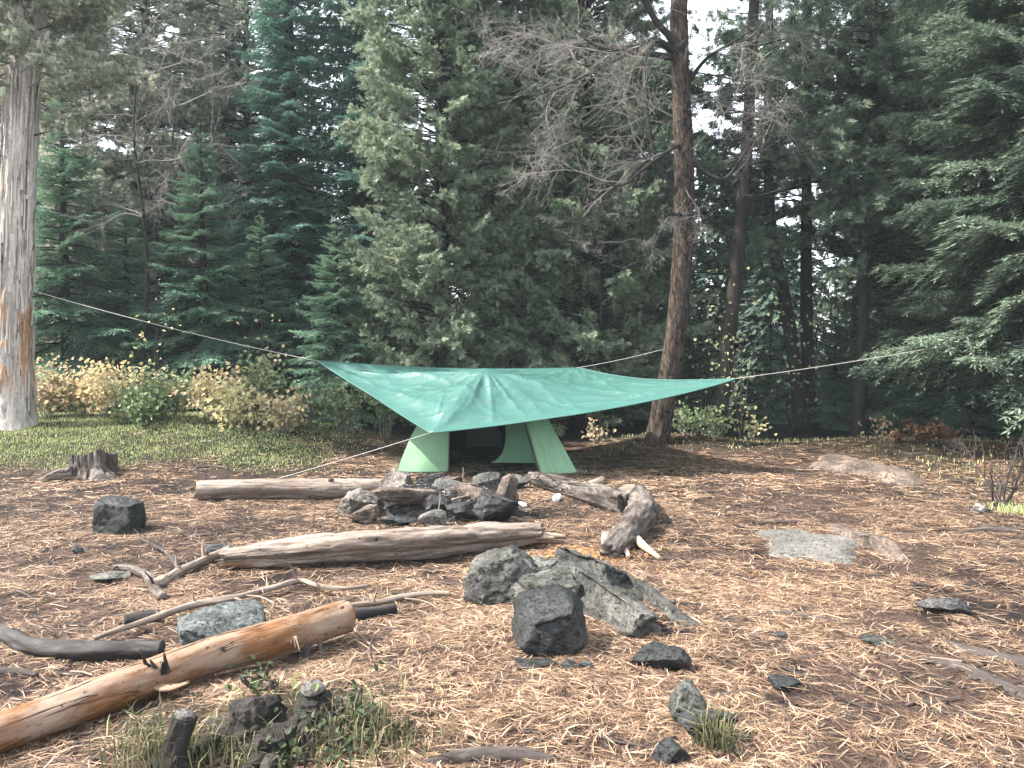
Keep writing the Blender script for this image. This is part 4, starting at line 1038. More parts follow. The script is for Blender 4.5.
panel('front_panel', .015, 1.0, xl, lambda z: np.maximum(-.83 + 0 * z, xl(z) + .01), M['tent'], 0, .05)
panel('front_panel', .80, 1.245, lambda z: np.maximum(xl(z), -.83), lambda z: np.minimum(xr(z), .14), M['tent'], .0, .02)
sp_ = np.linspace(0, 1, 14); hx = -1.52 + .69 * sp_; mb = MB(); add_tube(mb, np.stack([hx, 10.275 - .05 * np.sin(np.pi * sp_) - .008, tz0 + .022 + 0 * hx], 1), .008, 6); mb.build('hem', M['tarp'], tent)
fl = panel('door_flap', .01, .98, lambda z: .37 - .29 * z, lambda z: np.maximum(xr(z), .37 - .29 * z + .01), M['tent'], -.02, .09, .018, yfun=lambda z: yf_(z) - .16 * (1 - z))
zz = np.array([.02]); hx = np.linspace(.42, .86, 14); hp = np.stack([hx, 10.28 - .17 - .085 * np.sin(np.pi * (hx - .37) / .49) - .01, tz0 + .018 + 0 * hx], 1)
mb = MB(); add_tube(mb, hp, .009, 6); mb.build('hem', M['hem'], fl)
mb = MB(); zz = np.linspace(0, 1.2, 16); add_tube(mb, np.stack([.355 - .29 * zz, yf_(zz) - .16 * (1 - zz) - .03, tz0 + zz], 1), .011, 8); mb.build('pole', M['pole'], tent)
mb = MB(); zz = np.linspace(0.01, .85, 10); add_tube(mb, np.stack([-.83 + 0 * zz, yf_(zz) - .012, tz0 + zz], 1), .009, 6); mb.build('door_zip', M['pole'], tent)
# body of the fly: arch in front, arch behind, cloth between
zs = np.concatenate([np.linspace(0.01, 1.25, 24), np.linspace(1.25, 0.01, 24)[1:]]); up = np.arange(len(zs)) < 24
ax = np.where(up, xl(zs), xr(zs)); K = 22; rows = []
for k in range(K):
    t = k / (K - 1); s = 1 - .30 * t ** 2; hz_ = 1 - .46 * t ** 1.25
    rows.append(np.stack([-.33 + (ax + .33) * s, yf_(zs) * (1 - t) + (12.75 - .75 * (zs / 1.25) ** 1.5) * t, tz0 + zs * hz_ - .02 * np.sin(np.pi * t)], 1))
Vb = np.concatenate(rows); nz = len(zs)
back = rows[-1]; cpt = np.array([-.33, 12.74, tz0 + .01])
Vb = np.vstack([Vb, cpt]); Fb = grid_faces(K, nz); a_ = np.arange(nz - 1) + (K - 1) * nz
mk('fly', Vb, [Fb, np.stack([a_, a_ + 1, 0 * a_ + len(Vb) - 1], 1)], M['tent'], tent)
# inner tent: pale front wall with a curved door hole, opaque dark box behind, added to keep the doorway dark
yi = 10.80
def hole(z): return np.interp(z, [.05, .07, .12, .2, .3, .42, .55, .68, .8, .9], [-.34, -.26, -.19, -.13, -.10, -.085, -.09, -.10, -.13, -.2])
inw = lambda z: yi + .22 * np.asarray(z)
panel('inner_wall', .06, .95, hole, lambda z: np.maximum(xr(z) - .16, hole(z) + .02), M['tent_inner'], 0, .02, .004, yfun=inw)
panel('inner_wall', .06, .95, lambda z: np.minimum(xl(z) + .16, -.96), lambda z: -.95 + 0 * z, M['tent_inner'], 0, .01, yfun=inw)
panel('inner_wall', .90, 1.14, lambda z: xl(z) + .12, lambda z: xr(z) - .12, M['tent_inner'], .004, .01, yfun=inw)
rows = []
for k in range(8):
    t = k / 7; s = .86 - .22 * t; rows.append(np.stack([-.33 + (ax + .33) * s, inw(zs * .9) + .012 + t * (1.62 - .5 * zs), tz0 + zs * (.92 - .36 * t) + .012], 1))
Vb = np.vstack([np.concatenate(rows), [[-.33, 12.30, tz0 + .012]]]); a_ = np.arange(nz - 1) + 7 * nz
mk('inner_tent_dark_box', Vb, [grid_faces(8, nz), np.stack([a_, a_ + 1, 0 * a_ + len(Vb) - 1], 1)], M['tent_black_shade'], tent)
mk('groundsheet', np.array([[-1.40, 10.36, tz0 + .012], [.62, 10.36, tz0 + .012], [.55, 12.4, tz0 + .02], [-1.2, 12.4, tz0 + .02]]), [np.array([[0, 1, 2, 3]])], M['tent_black_shade'], tent)
mb = MB(); zz = np.linspace(.16, .62, 20)[:, None].repeat(12, 1); tt = np.linspace(0, 1, 12)[None].repeat(20, 0)
hw = .26 * np.sqrt(np.clip(1 - ((zz - .16) / .47) ** 2, 0, 1)) + .01
mb.add(np.stack([-.42 + (tt - .5) * 2 * hw * 1.0, 11.75 + 0 * zz, tz0 + zz], 2).reshape(-1, 3), [grid_faces(20, 12)]); mb.build('mesh_window_light', M['window_light'], tent)  # solid grey panel: light through a rear mesh window put into its colour
mb = MB(); add_tube(mb, [[.84, 10.26, tz0 + .05], [.93, 10.08, gz(.93, 10.08) + .01]], .006, 6); mb.build('peg_cord', M['cord'], tent)
mb = MB(); p_ = np.array([.93, 10.08, gz(.93, 10.08)]); add_tube(mb, [p_ + [.02, -.02, .05], p_ - [.01, -.01, .08]], .006, 6); mb.build('peg', M['metal'], tent)

# ------------------------------------------------------------------ tarp: cloth pinned by its corners and draped on the tent top
cL, cF, cR, cB = pt(317, 361, 11.5), pt(430, 433, 9.25), pt(736, 378.5, 10.3), pt(579, 367.5, 13.0)
nu, nv = 25, 19
apex = np.array([-.38, 10.86, 1.285 + tz0])
pc = [cL, cB, cF, cR]
def bil(u, v): return ((1 - u) * (1 - v))[..., None] * cL + (u * (1 - v))[..., None] * cB + ((1 - u) * v)[..., None] * cF + (u * v)[..., None] * cR
def solve(A, B, L, k, so=True):
    d = B - A; n = np.linalg.norm(d, axis=-1, keepdims=True) + 1e-9
    c = n - L[..., None]
    c = np.where(c > 0, c, c * (0 if so else .15))
    c = d / n * c * .5 * k
    A += c; B -= c
Pc = None
for nu, nv, steps, subs in ((25, 19, 260, 40), (49, 37, 120, 40), (97, 73, 60, 40)):
    u, v = np.meshgrid(np.linspace(0, 1, nu), np.linspace(0, 1, nv), indexing='ij')
    flat = bil(u, v)
    sl_u, sl_v = .997 + .001 * v[:-1] ** 4, .997 + .004 * u[:, :-1]
    lu = np.linalg.norm(np.diff(flat, axis=0), axis=2) * sl_u; lv = np.linalg.norm(np.diff(flat, axis=1), axis=2) * sl_v
    ld1 = np.linalg.norm(flat[1:, 1:] - flat[:-1, :-1], axis=2) * 1.012; ld2 = np.linalg.norm(flat[1:, :-1] - flat[:-1, 1:], axis=2) * 1.012
    if Pc is None: Pc = flat + .01 * RS(5).normal(size=flat.shape)
    else:
        O = Pc; Pc = np.zeros((nu, nv, 3)); Pc[::2, ::2] = O; Pc[1::2, ::2] = (O[1:] + O[:-1]) / 2
        Pc[:, 1::2] = (Pc[:, :-1:2] + Pc[:, 2::2]) / 2; Pc = Pc + .002 * RS(6).normal(size=Pc.shape) * np.array([.2, .2, 1])
    pins = [((0, 0), cL), ((nu - 1, 0), cB), ((0, nv - 1), cF), ((nu - 1, nv - 1), cR)]
    Vc = np.zeros_like(Pc)
    for it in range(steps):
        Q = Pc.copy(); Vc *= .9; Vc[..., 2] -= .00008 * (25 / nu) ** 2; Pc = Pc + Vc
        for sub in range(subs):
            for s in (0, 1):
                a, b = Pc[s:-1:2], Pc[s + 1::2]; n_ = min(len(a), len(b)); solve(a[:n_], b[:n_], lu[s::2][:n_], 1.0, False)
                a, b = Pc[:, s:-1:2], Pc[:, s + 1::2]; n_ = min(a.shape[1], b.shape[1]); solve(a[:, :n_], b[:, :n_], lv[:, s::2][:, :n_], 1.0, False)
            for s in (0, 1):
                a, b = Pc[s:-1:2, :-1], Pc[s + 1::2, 1:]; n_ = min(len(a), len(b)); solve(a[:n_], b[:n_], ld1[s::2][:n_], .5)
                a, b = Pc[s:-1:2, 1:], Pc[s + 1::2, :-1]; n_ = min(len(a), len(b)); solve(a[:n_], b[:n_], ld2[s::2][:n_], .5)
            tr_ = np.clip((Pc[..., 1] - apex[1]) / 1.5, 0, 1); fr_ = np.maximum(apex[1] - Pc[..., 1], 0)
            d = np.sqrt((Pc[..., 0] - apex[0] - .05 * tr_) ** 2 + fr_ ** 2 + .003) - .054
            Pc[..., 2] = np.maximum(Pc[..., 2], np.where((d < .9) & (Pc[..., 1] < 12.5), apex[2] + .06 - .32 * tr_ ** 1.5 - d * .62, -9))
            for (a, b), c in pins: Pc[a, b] = c
        Vc = Pc - Q
# creases running out from the tent top and the tied corners, and a front edge that hangs over
for _ in range(1):      # finer weave for the creases
    nu2, nv2 = 2 * nu - 1, 2 * nv - 1; O = Pc; Pc = np.zeros((nu2, nv2, 3)); Pc[::2, ::2] = O; Pc[1::2, ::2] = (O[1:] + O[:-1]) / 2
    Pc[:, 1::2] = (Pc[:, :-1:2] + Pc[:, 2::2]) / 2; nu, nv = nu2, nv2
pins = [((0, 0), cL), ((nu - 1, 0), cB), ((0, nv - 1), cF), ((nu - 1, nv - 1), cR)]
u, v = np.meshgrid(np.linspace(0, 1, nu), np.linspace(0, 1, nv), indexing='ij')
edge_ = np.minimum(np.minimum(u, 1 - u), np.minimum(v, 1 - v)); inn = ss(0, .10, edge_)
def crease(c, k, ph, amp, far):
    dx, dy = Pc[..., 0] - c[0], Pc[..., 1] - c[1]; a = np.arctan2(dy, dx); d_ = np.hypot(dx, dy)
    n_ = vnoise(np.stack([np.cos(a).ravel() * k + ph, np.sin(a).ravel() * k, d_.ravel() * .5], 1), 92).reshape(a.shape)
    return amp * (1 - np.sqrt(np.abs(n_)) * 1.5) * ss(.12, .45, d_) * np.exp(-d_ / far)
wr_ = crease(apex, 4, 0, .075, 1.0) + crease(cL, 8, 3, .06, 1.6) + crease(cR, 9, 5, .06, 1.8) + crease(cF, 6, 9, .05, .9) + crease(cB, 8, 12, .05, 1.0)
q = np.stack([u.ravel() * 2.2 + v.ravel() * 1.6, v.ravel() * 11 - u.ravel() * 4, 0 * u.ravel()], 1)
wr_ = wr_ + .026 * (1 - np.sqrt(np.abs(fbm(q, 2, 93) + .0).reshape(u.shape)) * 1.8)
for c_ in (.25, .5, .75): wr_ = wr_ + .010 * np.exp(-((u - c_ + .004 * np.sin(v * 9)) / .011) ** 2) - .006 * np.exp(-((v - c_ + .003 * np.sin(u * 8)) / .014) ** 2)
dN = np.hypot(Pc[..., 0] - apex[0], Pc[..., 1] - apex[1]); Pc[..., 2] += wr_ * inn * ss(.0, .25, dN) + .015 * inn
fl_ = ss(.90, 1.0, v) * np.sin(np.pi * np.clip(u, 0, 1)) ** .6; Pc[..., 2] -= .045 * fl_ * (.4 + 1.2 * u); Pc[..., 1] += .02 * fl_
Pt = Pc.reshape(-1, 3)
to = mk('tarp', Pt, [grid_faces(nu, nv)], M['tarp'], None, (apex[0], apex[1], 1.0)); tag(to, 'green woven tarp stretched by its corners over the tent', 'tarp')
sb = to.modifiers.new('smooth', 'SUBSURF'); sb.levels = 1; sb.render_levels = 1
mb = MB(); edge = [Pc[:, 0], Pc[-1], Pc[:, -1], Pc[0]]
for e_ in edge: add_tube(mb, e_, .0075, 6, cap=False)
mb; o = mb.build('hem', M['tarp'], None); o.parent = to; o.matrix_parent_inverse = to.matrix_basis.inverted()
for (a, b), c in pins:
    mb = MB(); ctr = np.array([Pc[nu // 2, nv // 2]])[0]; d = unit(ctr - c); q = c + d * .03
    tv = np.linspace(0, 6.283, 13); nrm = unit(np.cross(d, np.array([-d[1], d[0], 0]))); s_ = np.cross(nrm, d)
    add_tube(mb, [q + (d * math.cos(t) + s_ * math.sin(t)) * .018 for t in tv], .005, 5, cap=False)
    o = mb.build('grommet', M['metal'], None); o.parent = to; o.matrix_parent_inverse = to.matrix_basis.inverted()

def cord(a, b, label, sag=.03, rad=.0042):
    a, b = np.asarray(a, float), np.asarray(b, float); t = np.linspace(0, 1, 24)[:, None]
    P = a * (1 - t) + b * t - np.array([0, 0, 1]) * sag * 4 * t * (1 - t)
    mb = MB(); add_tube(mb, P, rad, 6); o = mb.build('guy_line', M['cord']); tag(o, label, 'cord', 'guy lines of the tarp'); return o
cord(cL, pt(34, 291, 12.45), 'pale guy line from the tarp to the thick pale trunk', .05)
cord(cR, pt(1062, 322, 11.4), 'pale guy line from the tarp into the big spruce with hanging boughs', .05)
cord(cB, pt(664, 349, 12.75), 'short guy line from the tarp to the reddish pine trunk', .02, .004)
ge = gpt(203, 501); cord(cF, ge + [0, 0, .01], 'guy line from the low front tarp corner down to the back log', .01, .004)
# ------------------------------------------------------------------ trees
def pline(pts): return np.array([pt(x, y, D) for x, y, D in pts])
def trunk(root, pts, radii, mat, n=70, nseg=28, amp=.07, seed=1, flare=.35, name='trunk', scale=(7, 1.2), fine=0.0):
    P = smooth_path(pts, n); t = np.linspace(0, 1, n)
    rad = np.interp(t, np.linspace(0, 1, len(radii)), radii); L = P[:, 2] - P[0, 2]
    rad = rad * (1 + flare * np.exp(-np.maximum(L, 0) / .22))
    V, F, b = tube(P, rad, nseg, amp, scale, seed, True, 1.0, 0.0, fine)
    return mk(name, V, [*F], mat, root, None, {'bark': b})

# --- the pale leaning trunk
D = 12.5
P = [pt(14, 424, D), pt(13, 380, D), pt(14, 300, D), pt(17, 200, D), pt(22, 110, D), pt(27, 40, D), pt(34, -60, D), pt(42, -200, D)]
P[0][2] = gz(P[0][0], D) - .1
base = np.array([P[0][0], D, gz(P[0][0], D)])
lt = empty('cedar_tree', base); tag(lt, 'old cedar with a thick pale peeling trunk at the edge of the grass', 'tree')
trunk(lt, P, [.315, .275, .26, .25, .235, .22, .19, .12], M['bark_pale'], 220, 96, .10, 301, .22, fine=.10)
rs = RS(303); Pt_ = smooth_path(P, 160); Q = []; T = []
for k in range(230):
    z = rs.uniform(.5, 6.6); i = int(np.argmin(np.abs(Pt_[:, 2] - z))); a = rs.uniform(-math.pi, .35); h = rs.uniform(.25, 1.1); w_ = rs.uniform(.005, .017); rr_ = np.interp(z, [.4, 1.2, 4, 7], [.30, .272, .245, .22])
    da = w_ / rr_; out0, out1 = rs.uniform(.0, .02), rs.uniform(.004, .035)
    top, bot = Pt_[min(i + int(h * 12), 159)], Pt_[i]
    def sp_(c, a_, o_): return c + np.array([math.cos(a_), math.sin(a_), 0]) * (rr_ + .012 + o_)
    Q.append(np.stack([sp_(bot, a - da, out0), sp_(bot, a + da, out0), sp_(top, a + da * .4, out1), sp_(top, a - da * .5, out1)])); T.append(rs.uniform(0, 1))
pb_ = soup('peeling_bark', [(np.array(Q).reshape(-1, 3), np.array(T))], leaf_mat('bark_strips', [(0, (.10, .085, .07)), (.4, (.30, .27, .24)), (1, (.50, .46, .42))], 0, .9, .2, 0), lt); pb_['kind'] = 'stuff'
rs = RS(302); parts = []; lm = MB()
for k in range(84):
    z = rs.uniform(5.6, 8.2); i = np.interp(z, [p[2] for p in P], range(len(P))); c = P[int(i)] * (1 - i % 1) + P[min(int(i) + 1, 7)] * (i % 1)
    az = rs.uniform(0, 6.28); L = rs.uniform(.4, 1.25); d = np.array([math.cos(az), math.sin(az), rs.uniform(-.25, .25)])
    tip = c + d * L; add_tube(lm, smooth_path([c, (c + tip) / 2 + [0, 0, -.08], tip], 5), [.022, .006], 5, cap=False)
    for q in range(3):
        qb = c + d * L * rs.uniform(.35, .95)
        tq, tt = place(CEDAR_FINE[rs.randint(5)], qb, az + rs.uniform(-1, 1), rs.uniform(-.4, .4), rs.uniform(-.7, .7), rs.uniform(.4, .75)); parts.append((tq, tt))
soup('crown', parts, M['cedar_grey'], lt); lm.build('limbs', M['twig_grey'], lt)
for px, py in ((37, 30), (30, 136), (36, 135), (2, 115)):
    a = pt(px, py, D - .05); twig = MB(); add_tube(twig, smooth_path([a - [.1 if px > 20 else -.1, 0, 0], a, a + [.28 if px > 20 else -.2, -.1, .03]], 6), [.02, .006], 6); twig.build('branch_stub', M['bark_dark'], lt)

# --- spruces: three prototypes, copied
def spruce(label, x, y, H, Rb, seed, mat, name='spruce_tree', trad=None, z0=.1, group='spruces round the clearing', tm='bark_dark', **kw):
    b = np.array([x, y, gz(x, y) - .05]); r = empty(name, b); tag(r, label, 'tree', group)
    parts, limbs = spruce_parts(seed, H, Rb, z0, **kw)
    soup('crown', [(q + b, t) for q, t in parts], mat, r)
    tr = trad or .018 * H + .02
    trunk(r, [b, b + [.02, 0, H * .5], b + [0, 0, H]], [tr, tr * .55, .01], M[tm], 40, 14, .06, seed, .2)
    lm = limb_mesh(MB(), [(a + b, c + b, k) for a, c, k in limbs]); lm.build('limbs', M[tm], r)
    return r
def X_(px, D): return (px - 512) / FPX * D
def again(src, label, x, y, sc, rz, mat=None, group=None, sz=1.0):
    c = copy_tree(src); c.location = (x, y, gz(x, y) - .05); c.scale = (sc, sc, sc * sz); c.rotation_euler = (0, 0, rz); c['label'] = label
    if group: c['group'] = group
    if mat:
        for ch in c.children:
            if ch.name.startswith('crown'): ch.material_slots[0].link = 'OBJECT'; ch.material_slots[0].material = mat
    return c
sp_mid = spruce('pointed spruce a little taller than its neighbours behind the autumn shrubs', X_(204, 15.8), 15.8, 5.75, 1.75, 401, M['spruce'], dens=1.15)
sp_tall = spruce('tall bluish spruce between the pointed spruce and the big cedar', X_(292, 18.6), 18.6, 13.5, 2.25, 402, M['spruce_teal'])
sp_open = spruce('tall ragged spruce at the dark edge beside the big spruce', X_(985, 15.5), 15.5, 12.0, 2.3, 403, M['spruce'], z0=1.2, zmax=10.5, dens=.8, gap=.12)
again(sp_mid, 'small spruce directly beside the big cedar, its tip below the tall bluish spruce', X_(338, 15.0), 15.0, .70, 2.1)
again(sp_mid, 'dark spruce close behind the pale trunk', X_(68, 15.6), 15.6, 1.12, 4.0)
again(sp_mid, 'short spruce between the pale trunk and the pointed spruce', X_(128, 16.4), 16.4, .80, 1.0)
again(sp_mid, 'shadowed small spruce low behind the small spruce by the cedar', X_(262, 16.6), 16.6, .72, 5.1)
again(sp_tall, 'tall bluish spruce whose crown meets the big cedar', X_(362, 18.9), 18.9, 1.05, 1.9)
again(sp_tall, 'tall spruce rising behind the pale trunk', X_(30, 20.5), 20.5, 1.0, 3.3, M['spruce'])
again(sp_tall, 'tall thin-topped spruce rising behind the pointed spruce', X_(232, 23), 23, .95, .7)
again(sp_open, 'ragged spruce back in the shade between two dark trunks', X_(905, 19), 19, 1.05, 2.2)
again(sp_open, 'ragged spruce half hidden behind the big spruce', X_(1050, 16.5), 16.5, 1.1, 4.4)
for k, (px, D, sc, lab) in enumerate([(770, 17.2, .40, 'low spruce in deep shade right of the twin dark trunks'), (835, 16.2, .42, 'low spruce in deep shade between the twin trunks and the slender trunk'), (900, 16.0, .50, 'low spruce in deep shade behind the dead ferns'),
        (960, 15.2, .52, 'low spruce in deep shade under the ragged spruce'), (622, 17.5, .45, 'low spruce in deep shade behind the tent and pine'), (700, 17.5, .50, 'low spruce in deep shade between the pine and the leaning trunk'), (1030, 14.2, .42, 'low spruce in deep shade behind the bare sapling'), (560, 17.2, .40, 'low spruce in deep shade right behind the tent')]):
    again(sp_mid, lab, X_(px, D), D, sc, k * 1.3, None, 'low spruces in the shade of the woods')

# the big spruce whose long boughs hang into the frame
bs = spruce('big spruce with long pale green boughs hanging in from the side', X_(1085, 11.3), 11.3, 13.0, 3.0, 411, M['cedar_dark'], trad=.22, z0=2.1, zmax=10.5, dens=1.35, tmpl=BOUGH_FINE, power=.35, group=None)
for ch in bs.children:
    if ch.name.startswith('crown'):
        m2 = leaf_mat('spruce_needles_pale', [(0, (.045, .072, .056)), (.5, (.100, .142, .108)), (1, (.19, .245, .185))], .3); ch.material_slots[0].link = 'OBJECT'; ch.material_slots[0].material = m2

# --- cedars
def cedar(label, x, y, H, Rb, seed, mat, n=260, z0=.3, trunk_pts=None, trad=.16, tm='bark_dark', name='cedar_tree', group='cedars round the clearing', **kw):
    b = np.array([x, y, gz(x, y) - .05]); r = empty(name, b); tag(r, label, 'tree', group)
    if trunk_pts is None: TP = np.array([b, b + [.05, 0, H * .5], b + [0, 0, H]])
    else: TP = np.array(trunk_pts)
    tm2 = kw.pop('tm2', None); parts, limbs = cedar_parts(seed, H, Rb, z0, n, tm=tm2, **kw)
    def off(z): return np.array([np.interp(z, TP[:, 2] - b[2], TP[:, 0]) , np.interp(z, TP[:, 2] - b[2], TP[:, 1]), b[2]])
    parts2 = []
    for (q, t), (a, c, k) in zip(parts, limbs): parts2.append((q + off(a[2]), t))
    limbs = [(a + off(a[2]), c + off(a[2]), k) for a, c, k in limbs]
    soup('crown', parts2, mat, r)
    trunk(r, TP, [trad, trad * .75, trad * .45], M[tm], 50, 18, .07, seed, .25)
    limb_mesh(MB(), limbs).build('limbs', M[tm], r)
    return r
ca = cedar('big olive cedar in full leaf behind the tent, the fullest of all', X_(440, 15.2), 15.2, 11.5, 1.25, 501, M['cedar'], 880, .2, zmax=10.6, top=.8, rmin=.25, sc=(.5, .9), gap=-.55, tm2=CEDAR_FINE)
cb = cedar('broad olive cedar behind the tarp, just right of the fullest cedar', X_(584, 15.8), 15.8, 10.5, 1.8, 502, M['cedar'], 880, .2, zmax=10.2, top=.5, rmin=.25, sc=(.5, .95), gap=-.55, tm2=CEDAR_FINE)
def again_c(src, label, px, D, sc, rz, mat=None, sz=1.0): return again(src, label, X_(px, D), D, sc, rz, mat, None, sz)
again_c(ca, 'cedar filling the gap between the two front cedars', 508, 16.2, 1.0, 2.0)
cg = cedar('greyish cedar rising behind the pointed spruce', X_(150, 19.5), 19.5, 11.5, 1.7, 503, M['cedar_grey'], 720, .3, zmax=11.2, top=.6, rmin=.2, sc=(.5, .95), gap=-.36, trad=.11)
again_c(cg, 'greyish cedar far behind the pointed spruce, sky showing through it', 205, 23.5, 1.15, 4.0, M['cedar_grey'])
again_c(cg, 'greyish cedar leaning over the pale trunk from behind', 92, 18.2, .95, 2.8, M['cedar_grey'])
again_c(cg, 'greyish cedar behind the gap between pointed spruce and tall bluish spruce', 252, 20.5, 1.02, 3.7, M['cedar_grey'])
again_c(cg, 'greyish cedar behind the tall spruce that rises over the pale trunk', 18, 23.0, 1.1, 2.2, M['cedar_grey'])
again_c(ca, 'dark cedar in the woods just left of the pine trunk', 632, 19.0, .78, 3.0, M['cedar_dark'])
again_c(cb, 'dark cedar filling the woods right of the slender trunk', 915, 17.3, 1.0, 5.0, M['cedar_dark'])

# --- dark trunks with high crowns
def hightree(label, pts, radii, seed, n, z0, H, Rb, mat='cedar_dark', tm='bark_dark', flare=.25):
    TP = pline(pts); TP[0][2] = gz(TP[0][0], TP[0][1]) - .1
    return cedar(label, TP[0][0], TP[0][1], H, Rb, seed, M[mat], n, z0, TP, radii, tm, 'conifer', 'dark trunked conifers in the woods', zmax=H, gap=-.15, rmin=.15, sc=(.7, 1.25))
hightree('dark trunk leaning beside the reddish pine, ivy-dark crown above', [(714, 446, 14), (724, 380, 14), (738, 250, 14), (748, 130, 14), (754, 0, 14), (760, -150, 14)], .145, 521, 150, 3.0, 9.5, 1.6)
hightree('left of the twin dark trunks, bending toward its partner', [(800, 446, 16), (797, 380, 16), (783, 290, 16), (772, 230, 16), (768, 120, 16), (772, -120, 16)], .15, 522, 120, 3.6, 10, 1.5)
hightree('straighter one of the twin dark trunks', [(812, 446, 16.4), (808, 380, 16.4), (806, 250, 16.4), (808, 100, 16.4), (808, -150, 16.4)], .15, 523, 170, 3.4, 10.5, 1.7)
hightree('slender straight dark trunk between the twin trunks and the dead ferns', [(857, 446, 14.6), (861, 360, 14.6), (868, 250, 14.6), (872, 130, 14.6), (876, -120, 14.6)], .115, 524, 230, 3.1, 9.5, 1.75)
hightree('thin dark trunk close to the edge of the hanging boughs', [(930, 446, 18), (932, 300, 18), (935, 100, 18), (938, -100, 18)], .14, 525, 170, 3.0, 11, 1.7)
hightree('thin dark trunk standing behind the tent and tarp', [(585, 430, 17.5), (583, 300, 17.5), (580, 100, 17.5), (580, -60, 17.5)], .12, 526, 130, 3.0, 10, 1.5)

# --- the red pine with bare limbs
D = 12.7
P = pline([(655, 455, D), (660, 425, D), (667, 385, D), (674, 349, D), (681, 280, D), (684, 200, D), (683, 130, D), (680, 60, D), (679, -20, D), (684, -160, D), (684, -330, D)])
P[0][2] = gz(P[0][0], D) - .12
pine = empty('pine_tree', (P[0][0], D, gz(P[0][0], D))); tag(pine, 'tall reddish-barked pine with bare dead limbs beside the tent', 'tree')
trunk(pine, P, [.185, .178, .17, .163, .157, .152, .147, .14, .13, .10, .05], M['bark_pine'], 220, 64, .08, 551, .25, fine=.10)
def limb(pts, radii, n=26, mat='bark_dark', sd=1):
    V, F, b = tube(smooth_path(pline(pts), n), radii, 9, .12, (6, 2), sd, True); mk('limb', V, F, M[mat], pine, None, {'bark': b})
limb([(676, 52, 12.6), (655, 40, 12.4), (640, 44, 12.2), (612, 50, 11.9), (596, 46, 11.7), (574, 30, 11.5)], [.06, .05, .042, .035, .025, .012], sd=1)
limb([(672, 58, 12.6), (652, 54, 12.5), (632, 52, 12.4), (604, 42, 12.2), (578, 24, 12.1)], [.05, .045, .035, .03, .015], sd=2)
limb([(682, 50, 12.6), (668, 35, 12.5), (655, 20, 12.4), (643, -4, 12.3), (636, -30, 12.2)], [.07, .06, .05, .04, .03], sd=3)
limb([(680, 200, 12.7), (660, 165, 12.6), (650, 130, 12.5), (646, 80, 12.45), (646, 58, 12.4), (655, 38, 12.4)], [.035, .036, .032, .03, .026, .02], mat='bark_dark', sd=4)
limb([(640, 46, 12.2), (620, 58, 12.0), (596, 70, 11.8), (560, 88, 11.4), (536, 96, 11.2)], [.03, .022, .018, .012, .006], sd=5)
limb([(678, 145, 12.6), (655, 160, 12.2), (640, 172, 12.0), (625, 184, 11.8), (606, 186, 11.6)], [.035, .03, .025, .018, .008], sd=6)
limb([(688, 160, 12.7), (712, 176, 12.5), (726, 178, 12.4), (740, 160, 12.3), (752, 140, 12.2)], [.04, .032, .03, .022, .010], sd=7)
limb([(684, 90, 12.7), (705, 60, 12.4), (730, 44, 12.2), (752, 30, 12.0)], [.04, .03, .022, .01], sd=8)
limb([(682, 215, 12.6), (672, 214, 12.3), (664, 216, 12.2)], [.03, .025, .018], sd=9)
rs = RS(9); mb = MB()
def tw(px, py, Dd, px2, py2, D2, L, r0, n): 
    a, b = pt(px, py, Dd), pt(px2, py2, D2); twig_tree(mb, a, b - a, L, r0, 2, rs, .03, (n + 2, 11), 1.2, .36)
for (x0, y0, x1, y1, L, n) in [(640, 46, 560, 70, 2.1, 18), (610, 55, 540, 110, 1.9, 18), (680, 120, 590, 90, 2.0, 20), (650, 160, 580, 120, 1.9, 20), (678, 150, 600, 200, 1.8, 18), (600, 45, 530, 20, 1.5, 16), (625, 182, 560, 165, 1.6, 16),
        (690, 70, 760, 20, 1.9, 18), (688, 110, 760, 80, 1.8, 20), (690, 150, 760, 120, 1.6, 18), (728, 178, 770, 150, 1.2, 14), (684, 60, 720, -40, 1.8, 16), (686, 190, 720, 230, 1.0, 10), (560, 90, 510, 60, 1.3, 16), (560, 60, 500, 110, 1.4, 16), (690, 100, 800, 100, 2.2, 20), (650, 120, 640, 20, 1.5, 14), (685, 200, 640, 260, .9, 9), (715, 100, 780, 170, 1.4, 14), (575, 140, 520, 150, 1.2, 14)]:
    D0 = 12.5 if x0 > 640 else 12.0
    tw(x0, y0, D0, x1, y1, D0 - rs.uniform(-.2, .9), L, .010, n)
mb.build('dead_twigs', M['twig_grey'], pine)
parts = []
for k in range(26):
    z = rs.uniform(7.6, 11); b = np.array([np.interp(z, P[:, 2], P[:, 0]), D, z]); az = rs.uniform(0, 6.28)
    for q in range(2): parts.append(place(BOUGH[rs.randint(4)], b + np.array([math.cos(az), math.sin(az), .1]) * rs.uniform(.4, 1.5), az + rs.uniform(-.5, .5), rs.uniform(-.1, .5), 0, rs.uniform(.4, .8)))
soup('crown', parts, M['spruce'], pine)

